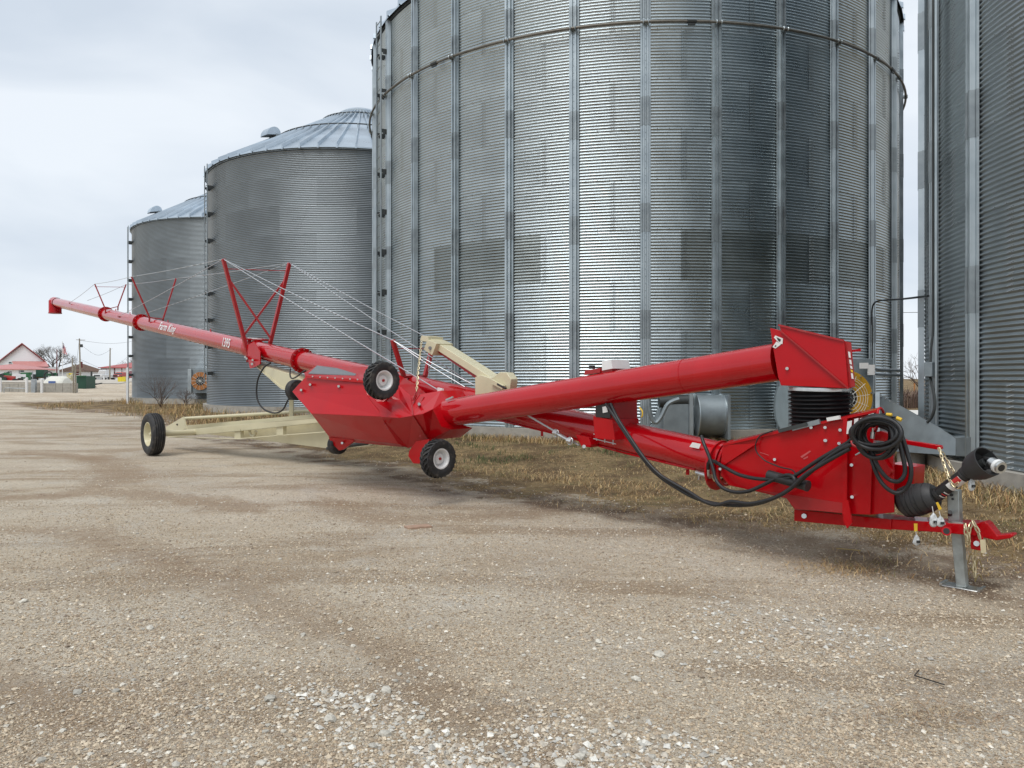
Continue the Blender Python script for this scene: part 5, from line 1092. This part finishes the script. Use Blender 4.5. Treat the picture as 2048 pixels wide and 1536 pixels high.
t = implement('dark_harrow', 'low dark and red harrow on the grass beside the farthest bin', 248, 76, [('frame', DARKM, 238, 784, 258, 780, .35), ('tine_bar', REDM, 240, 779, 262, 776, .15)])
for k, (px, py) in enumerate(((183, 743), (208, 752), (217, 754))):
    b = bp(px, py+10, 128); root_mb(MB().cyl(b, bp(px, py, 128), .16, n=8), 'barrel', (DARKM, WSID, DARKM)[k], None, ('dark barrel on a stand left of the white pickup', 'white can between the pickup and the shed', 'dark barrel beside the pole in front of the shed')[k], 'barrel')
# a roadside post by the farthest bin ladder
root_mb(MB().box(bp(255, 757, 41)+Vector((0, 0, -.9)), .11, .08, 3.0), 'sign_back', WSID, None, 'pale flat post against the ladder of the farthest bin', 'post')
# brown weeds along the far side of the right-hand gap
def blades(name, n, region, h, wdt, cols, m, kind='stuff', lean=.6, seed=1, mask=None, clump=None):
    rs = np.random.RandomState(seed); x, y = region(rs, n)
    if mask is not None: k = rs.rand(len(x)) < mask(x, y); x, y = x[k], y[k]
    n = len(x); z = gz(x, y); a = rs.rand(n)*2*np.pi; hh = h*(.45+rs.rand(n)*.9)
    if clump is not None: hh = hh*clump(x, y)
    ln_ = lean*hh*(.3+rs.rand(n)); dx, dy = np.cos(a), np.sin(a); px_, py_ = -dy, dx; wv = wdt*(.6+.8*rs.rand(n))
    b1_ = np.stack([x-px_*wv, y-py_*wv, z-.01], -1); b2_ = np.stack([x+px_*wv, y+py_*wv, z-.01], -1)
    m1 = np.stack([x+dx*ln_*.35-px_*wv*.7, y+dy*ln_*.35-py_*wv*.7, z+hh*.6], -1); m2 = np.stack([x+dx*ln_*.35+px_*wv*.7, y+dy*ln_*.35+py_*wv*.7, z+hh*.6], -1)
    tp_ = np.stack([x+dx*ln_, y+dy*ln_, z+hh*(.75+.25*rs.rand(n))], -1)
    V_ = np.stack([b1_, b2_, m1, m2, tp_], 1).reshape(-1, 3); i0 = np.arange(n)*5
    F_ = np.concatenate([np.stack([i0, i0+1, i0+3], -1), np.stack([i0, i0+3, i0+2], -1), np.stack([i0+2, i0+3, i0+4], -1)])
    me = np_mesh(name, V_, F_); cols = np.array(cols); ci = rs.randint(0, len(cols), n)
    wv_ = ss(.1, .5, wob(x, y, 1.6, 2.0)) if len(cols) > 4 else np.zeros(n)
    ci = np.where((rs.rand(n) < wv_*.7), len(cols)-1, ci); cc_ = cols[ci]*(.75+.5*rs.rand(n))[:, None]
    ca = me.color_attributes.new('tint', 'FLOAT_COLOR', 'POINT'); ca.data.foreach_set('color', np.repeat(np.concatenate([cc_, np.ones((n, 1))], 1), 5, 0).astype(np.float32).ravel())
    me.materials.append(m); o = bpy.data.objects.new(name, me); COL.objects.link(o)
    if kind: o['kind'] = kind
    return o
def rect(x0, x1, y0, y1): return lambda rs, n: (x0+(x1-x0)*rs.rand(n), y0+(y1-y0)*rs.rand(n))
STRAW = [(.60, .44, .22), (.50, .33, .14), (.40, .24, .11), (.55, .41, .23), (.25, .155, .08), (.19, .17, .07)]
def annul(bi, w_):
    (c, r) = BINS[bi]
    def f(rs, n):
        t = rs.rand(n)*2*np.pi; q = r+.14+w_*rs.rand(n)**1.3; return c[0]+q*np.cos(t), c[1]+q*np.sin(t)
    return f
clear = lambda x, y: np.ones_like(x)*1.0*np.prod([np.hypot(x-c[0], y-c[1]) > r+.15 for c, r in BINS], 0)
gm_ = lambda x, y: clear(x, y)*gmask(x, y)
def wedge(rs, n):     # ground seen ahead, thinner with distance
    d = 6+32*rs.rand(n)**1.7; s = -.62+1.45*rs.rand(n); return d*s, d
g1 = blades('dry_grass', 260000, wedge, .045, .0028, STRAW, GRASSM, lean=2.6, seed=2, mask=lambda x, y: gm_(x, y)**1.7*(.25+.75*ss(-.45, .25, wob(x, y, 1.25, 6.0))), clump=lambda x, y: .6+.8*ss(-.3, .6, wob(x, y, 1.1, 1.0))); tag(g1, 'short trampled straw coloured grass between the gravel and the bins', 'grass')
g2 = blades('tall_dry_grass', 60000, rect(-26, -4.0, 22, 46), .34, .008, STRAW, GRASSM, lean=1.0, seed=3, mask=lambda x, y: gm_(x, y)*ss(.05, .6, wob(x, y, .8, 3)+.45*(x < -7)*(x > -15)), clump=lambda x, y: .5+.6*ss(-.2, .5, wob(x, y, 1.3))); tag(g2, 'taller orange-brown dead grass in front of the two far bins', 'grass')
g3 = blades('dry_grass_fringe', 30000, annul(0, .8), .12, .004, STRAW, GRASSM, lean=1.0, seed=4); tag(g3, 'grass fringe growing round the foot of the central bin', 'grass')
g4 = blades('dry_grass_fringe', 26000, annul(1, 1.0), .12, .004, STRAW, GRASSM, lean=1.2, seed=5); tag(g4, 'grass fringe growing round the foot of the right-hand bin', 'grass')
GRN = [(.05, .10, .03), (.07, .12, .035), (.12, .13, .05), (.04, .08, .03)]
g5 = blades('green_grass', 3500, rect(-1.6, 2.2, 13.6, 16.2), .09, .004, GRN, GRASSM, lean=1.0, seed=6, mask=lambda x, y: clear(x, y)*ss(.1, .5, wob(x, y, 1.5, 4))); tag(g5, 'scattered green grass tufts near the central bin foundation', 'grass')
WEED = [(.16, .10, .075), (.11, .07, .055), (.20, .14, .10)]
g6 = blades('far_weeds', 14000, rect(17, 40, 39, 47), .85, .02, WEED, GRASSM, lean=.5, seed=7); tag(g6, 'band of brown weeds beyond the pale road between the bins', 'weeds')
g7 = blades('dry_grass_clump', 420, lambda rs, n: (1.95+.35*rs.randn(n)*.5, 3.45+.2*rs.randn(n)*.4), .022, .0014, [(.5, .4, .25), (.36, .24, .14), (.25, .16, .1)], GRASSM, lean=6.0, seed=8); tag(g7, 'flattened straw clump on the gravel at the lower right', 'grass')
g8 = blades('dry_grass_clump', 500, lambda rs, n: (2.75+.5*rs.randn(n)*.5, 6.3+.3*rs.randn(n)*.5), .04, .002, STRAW[:4], GRASSM, lean=4.0, seed=9); tag(g8, 'straw tuft on the gravel left of the jack foot', 'grass')
# corn stalk standing by the jack foot
cs = MB(); b = gp(1950, 5.9)
for k in range(7): cs.tube([b+Vector((0, 0, .02+.03*k)), b+Vector((.03*math.cos(k*2.1), .03*math.sin(k*2.1), .08+.04*k)), b+Vector((.06*math.cos(k*2.1), .05*math.sin(k*2.1), .03+.03*k))], .004, n=4)
root_mb(cs.tube([b, b+Vector((.01, 0, .28))], .004, n=5), 'corn_stalk', mat('straw', (.42, .31, .12), .8), None, 'broken straw coloured stalk standing just right of the jack foot', 'plant')

# ---------------------------------------------------------------- gravel and stones
def rock_mesh(seed, name='stone', sub=1, m=STONE):
    rs = random.Random(seed); bm = bmesh.new(); bmesh.ops.create_icosphere(bm, subdivisions=sub, radius=1)
    sx, sy, sz = rs.uniform(.8, 1.15), rs.uniform(.65, .95), rs.uniform(.45, .65)
    for v in bm.verts:
        k = rs.uniform(.80, 1.18); v.co = Vector((v.co.x*sx*k, v.co.y*sy*k, v.co.z*sz*k))
    me = bpy.data.meshes.new(name); bm.to_mesh(me); bm.free(); me.materials.append(m); return me
rocks = [rock_mesh(i, sub=2 if i % 2 else 1) for i in range(8)]
big = [(540, 1395, 26), (515, 1375, 16), (575, 1380, 14), (660, 1436, 26), (772, 1375, 32), (740, 1395, 22), (533, 1462, 16), (770, 1465, 26), (523, 1522, 24), (47, 1203, 16), (300, 1255, 16), (680, 1242, 14), (287, 1258, 12), (1197, 1277, 14), (1318, 1303, 26), (1048, 1305, 12), (1272, 1352, 20), (155, 1378, 20), (181, 1503, 16), (83, 1513, 20), (125, 1455, 14), (232, 1378, 16), (172, 1495, 12), (352, 1526, 18), (1160, 1512, 26), (1122, 1525, 28), (1188, 1462, 20), (1236, 1463, 16), (1330, 1474, 18), (1284, 1486, 16), (1028, 1472, 18), (1052, 1500, 16), (1304, 1518, 20), (2013, 1457, 18), (1875, 1337, 13), (2040, 1270, 12), (1965, 1334, 12), (1746, 1464, 12), (840, 1433, 18), (708, 1478, 14), (808, 1468, 20), (855, 1462, 16), (745, 1490, 20), (690, 1502, 14), (880, 1490, 16), (610, 1480, 14), (640, 1455, 12), (365, 1235, 10), (118, 1248, 10), (1840, 1340, 8), (140, 1222, 9), (455, 1520, 12), (1420, 1530, 14), (1440, 1330, 10), (1540, 1265, 9), (1552, 1272, 8), (1512, 1265, 9), (1465, 1222, 10), (995, 1190, 10), (930, 1140, 9), (735, 1140, 10), (560, 1120, 9), (325, 1040, 8), (275, 1065, 7), (1640, 1300, 9), (1935, 1480, 10), (2020, 1500, 11)]
rs = random.Random(11)
for k in range(190):
    px = rs.choice([rs.uniform(0, 2048), rs.gauss(700, 130)]); py = rs.uniform(1250, 1536)
    if rs.random() < .55: px = rs.uniform(480, 1000)+(py-1450)*.9; py = rs.uniform(1385, 1536)
    big.append((px, py, rs.uniform(8, 13)))
for (px, py, s) in big:
    d = CAMZ*F/(py+s*.3-HY); x_ = (px-CX)/F*d; r = s/F*d*.52
    o = inst('stone', rs.choice(rocks), ground, None, rs.uniform(0, 6.28), loc=(x_, d, float(gz(x_, d))+r*.22)); o.scale = (r, r, r); o.rotation_euler = (rs.uniform(-.3, .3), rs.uniform(-.3, .3), rs.uniform(0, 6.28))
def stones_np(name, n, region, smin, smax, mask, seed, label, cols, power=2.5, flat=.5):
    rs = np.random.RandomState(seed); x, y = region(rs, n); k = rs.rand(n) < mask(x, y); x, y = x[k], y[k]; n = len(x)
    base = np.array([[1, 0, 0], [-1, 0, 0], [0, 1, 0], [0, -1, 0], [0, 0, 1], [0, 0, -.6]], float); fc_ = np.array([[0, 2, 4], [2, 1, 4], [1, 3, 4], [3, 0, 4], [2, 0, 5], [1, 2, 5], [3, 1, 5], [0, 3, 5]])
    # eight-faced chips with every corner pulled about
    s = smin*(smax/smin)**(rs.rand(n)**power); V_ = base[None]*(.7+.6*rs.rand(n, 6, 1)); V_[:, :4, 2] += (rs.rand(n, 4)-.3)*.7; V_[:, 4, :2] += (rs.rand(n, 2)-.5)*.9; V_[:, :, 2] *= flat+.3*rs.rand(n, 1)
    a = rs.rand(n)*6.283; c_, s_ = np.cos(a)[:, None], np.sin(a)[:, None]; X = V_[:, :, 0]*c_-V_[:, :, 1]*s_; Y = V_[:, :, 0]*s_+V_[:, :, 1]*c_
    V_ = np.stack([X*s[:, None]+x[:, None], Y*s[:, None]+y[:, None], V_[:, :, 2]*s[:, None]+(gz(x, y)+s*.12)[:, None]], -1)
    F_ = (fc_[None]+np.arange(n)[:, None, None]*6).reshape(-1, 3); me = np_mesh(name, V_.reshape(-1, 3), F_)
    cols = np.array(cols); cc_ = cols[rs.randint(0, len(cols), n)]*(.8+.4*rs.rand(n))[:, None]
    ca = me.color_attributes.new('tint', 'FLOAT_COLOR', 'POINT'); ca.data.foreach_set('color', np.repeat(np.concatenate([cc_, np.ones((n, 1))], 1), 6, 0).astype(np.float32).ravel())
    me.materials.append(GRAV); o = bpy.data.objects.new(name, me); COL.objects.link(o); o['kind'] = 'stuff'; tag(o, label, 'gravel'); return o
def near_w(rs, n):
    d = 2.7*np.power(14/2.7, rs.rand(n)); s = -.75+1.5*rs.rand(n); return d*s, d
GC = [(.56, .50, .41), (.50, .42, .31), (.62, .58, .50), (.40, .32, .23), (.52, .44, .33), (.28, .22, .165), (.54, .45, .33), (.46, .38, .28)]
GP = [(.60, .58, .53), (.50, .48, .43), (.68, .66, .60), (.40, .38, .34), (.54, .49, .41), (.40, .34, .27)]
stones_np('gravel', 150000, near_w, .003, .0165, lambda x, y: (.30+.70*ss(-.3, .6, wob(x, y, 1.3, .7)))*(1-.92*gmask(x, y)), 21, 'small mixed gravel scattered over the packed yard', GC, power=3.8)
stones_np('soil_crumbs', 170000, lambda rs, n: ((lambda d, s: (d*s, d))(2.7*np.power(9.5/2.7, rs.rand(n)), -.75+1.5*rs.rand(n))), .003, .010, lambda x, y: (.35+.65*ss(-.5, .5, wob(x, y, 2.1, 3.7)))*(1-.8*gmask(x, y))*(1-.5*track_shade_mask(x, y)), 23, 'crumbly tan soil and fines over the packed yard', [(.50, .41, .30), (.44, .35, .24), (.38, .29, .20), (.54, .46, .35), (.30, .23, .16)], power=1.6, flat=.7)
# the pale crushed-stone patch running out of the lower edge
def patch(x, y):
    # a broken band of crushed stone from mid left to the bottom centre, and one at right
    t = (y-3.0)/1.0; cxp = -.36-.75*t; d1 = np.abs(x-cxp)/(.40-.10*t+.16*wob(x, y, 3.5, .3)); m = ss(1.1, .4, d1)*ss(4.0, 3.5, y+.25*wob(x, y, 3, 1))
    d2 = np.hypot((x-1.7)/.8, (y-4.7)/.7); m2 = .55*ss(1.2, .3, d2+.35*wob(x, y, 2.6, 2)); d3 = np.hypot((x-.3)/.6, (y-3.1)/.35); m3 = .6*ss(1.2, .4, d3+.3*wob(x, y, 4, 5))
    return np.clip(m*(.22+.75*ss(-.3, .4, wob(x, y, 4.2, 1.4)))+.45*m2+m3, 0, 1)
stones_np('crushed_stone', 52000, lambda rs, n: (-2.4+5.2*rs.rand(n), 2.75+3.2*rs.rand(n)**1.5),  .0045, .022, patch, 22, 'pale crushed limestone lying thick at the bottom centre', GP, power=2.4)
# litter
p = gp(836, 7.8); c = p+Vector((0, 0, .03))
root_mb(MB().box(c, .25, .13, .022, (1, .45, .0), (-.6, 1, 0)), 'board', BOARD, None, 'short pinkish offcut of board lying on the gravel', 'board', bevel=.003)
p1_, p2_, p3_ = gp(1889, 3.80), gp(1829, 3.92), gp(1838, 3.98); zz_ = Vector((0, 0, .035))
root_mb(MB().tube([p1_+zz_, p2_+zz_, p3_+zz_*1.2], .0035, n=5, sub=1), 'bent_wire', BLK, None, 'black bent rod lying on the gravel at lower right', 'rod')
q1, q2 = gp(1672, 7.0), gp(1722, 6.9); root_mb(MB().bar(q1+zz_, q2+zz_, .008), 'straw_stem', mat('straw', (.42, .31, .12), .8), None, 'pale straw stem lying under the tongue', 'stick')
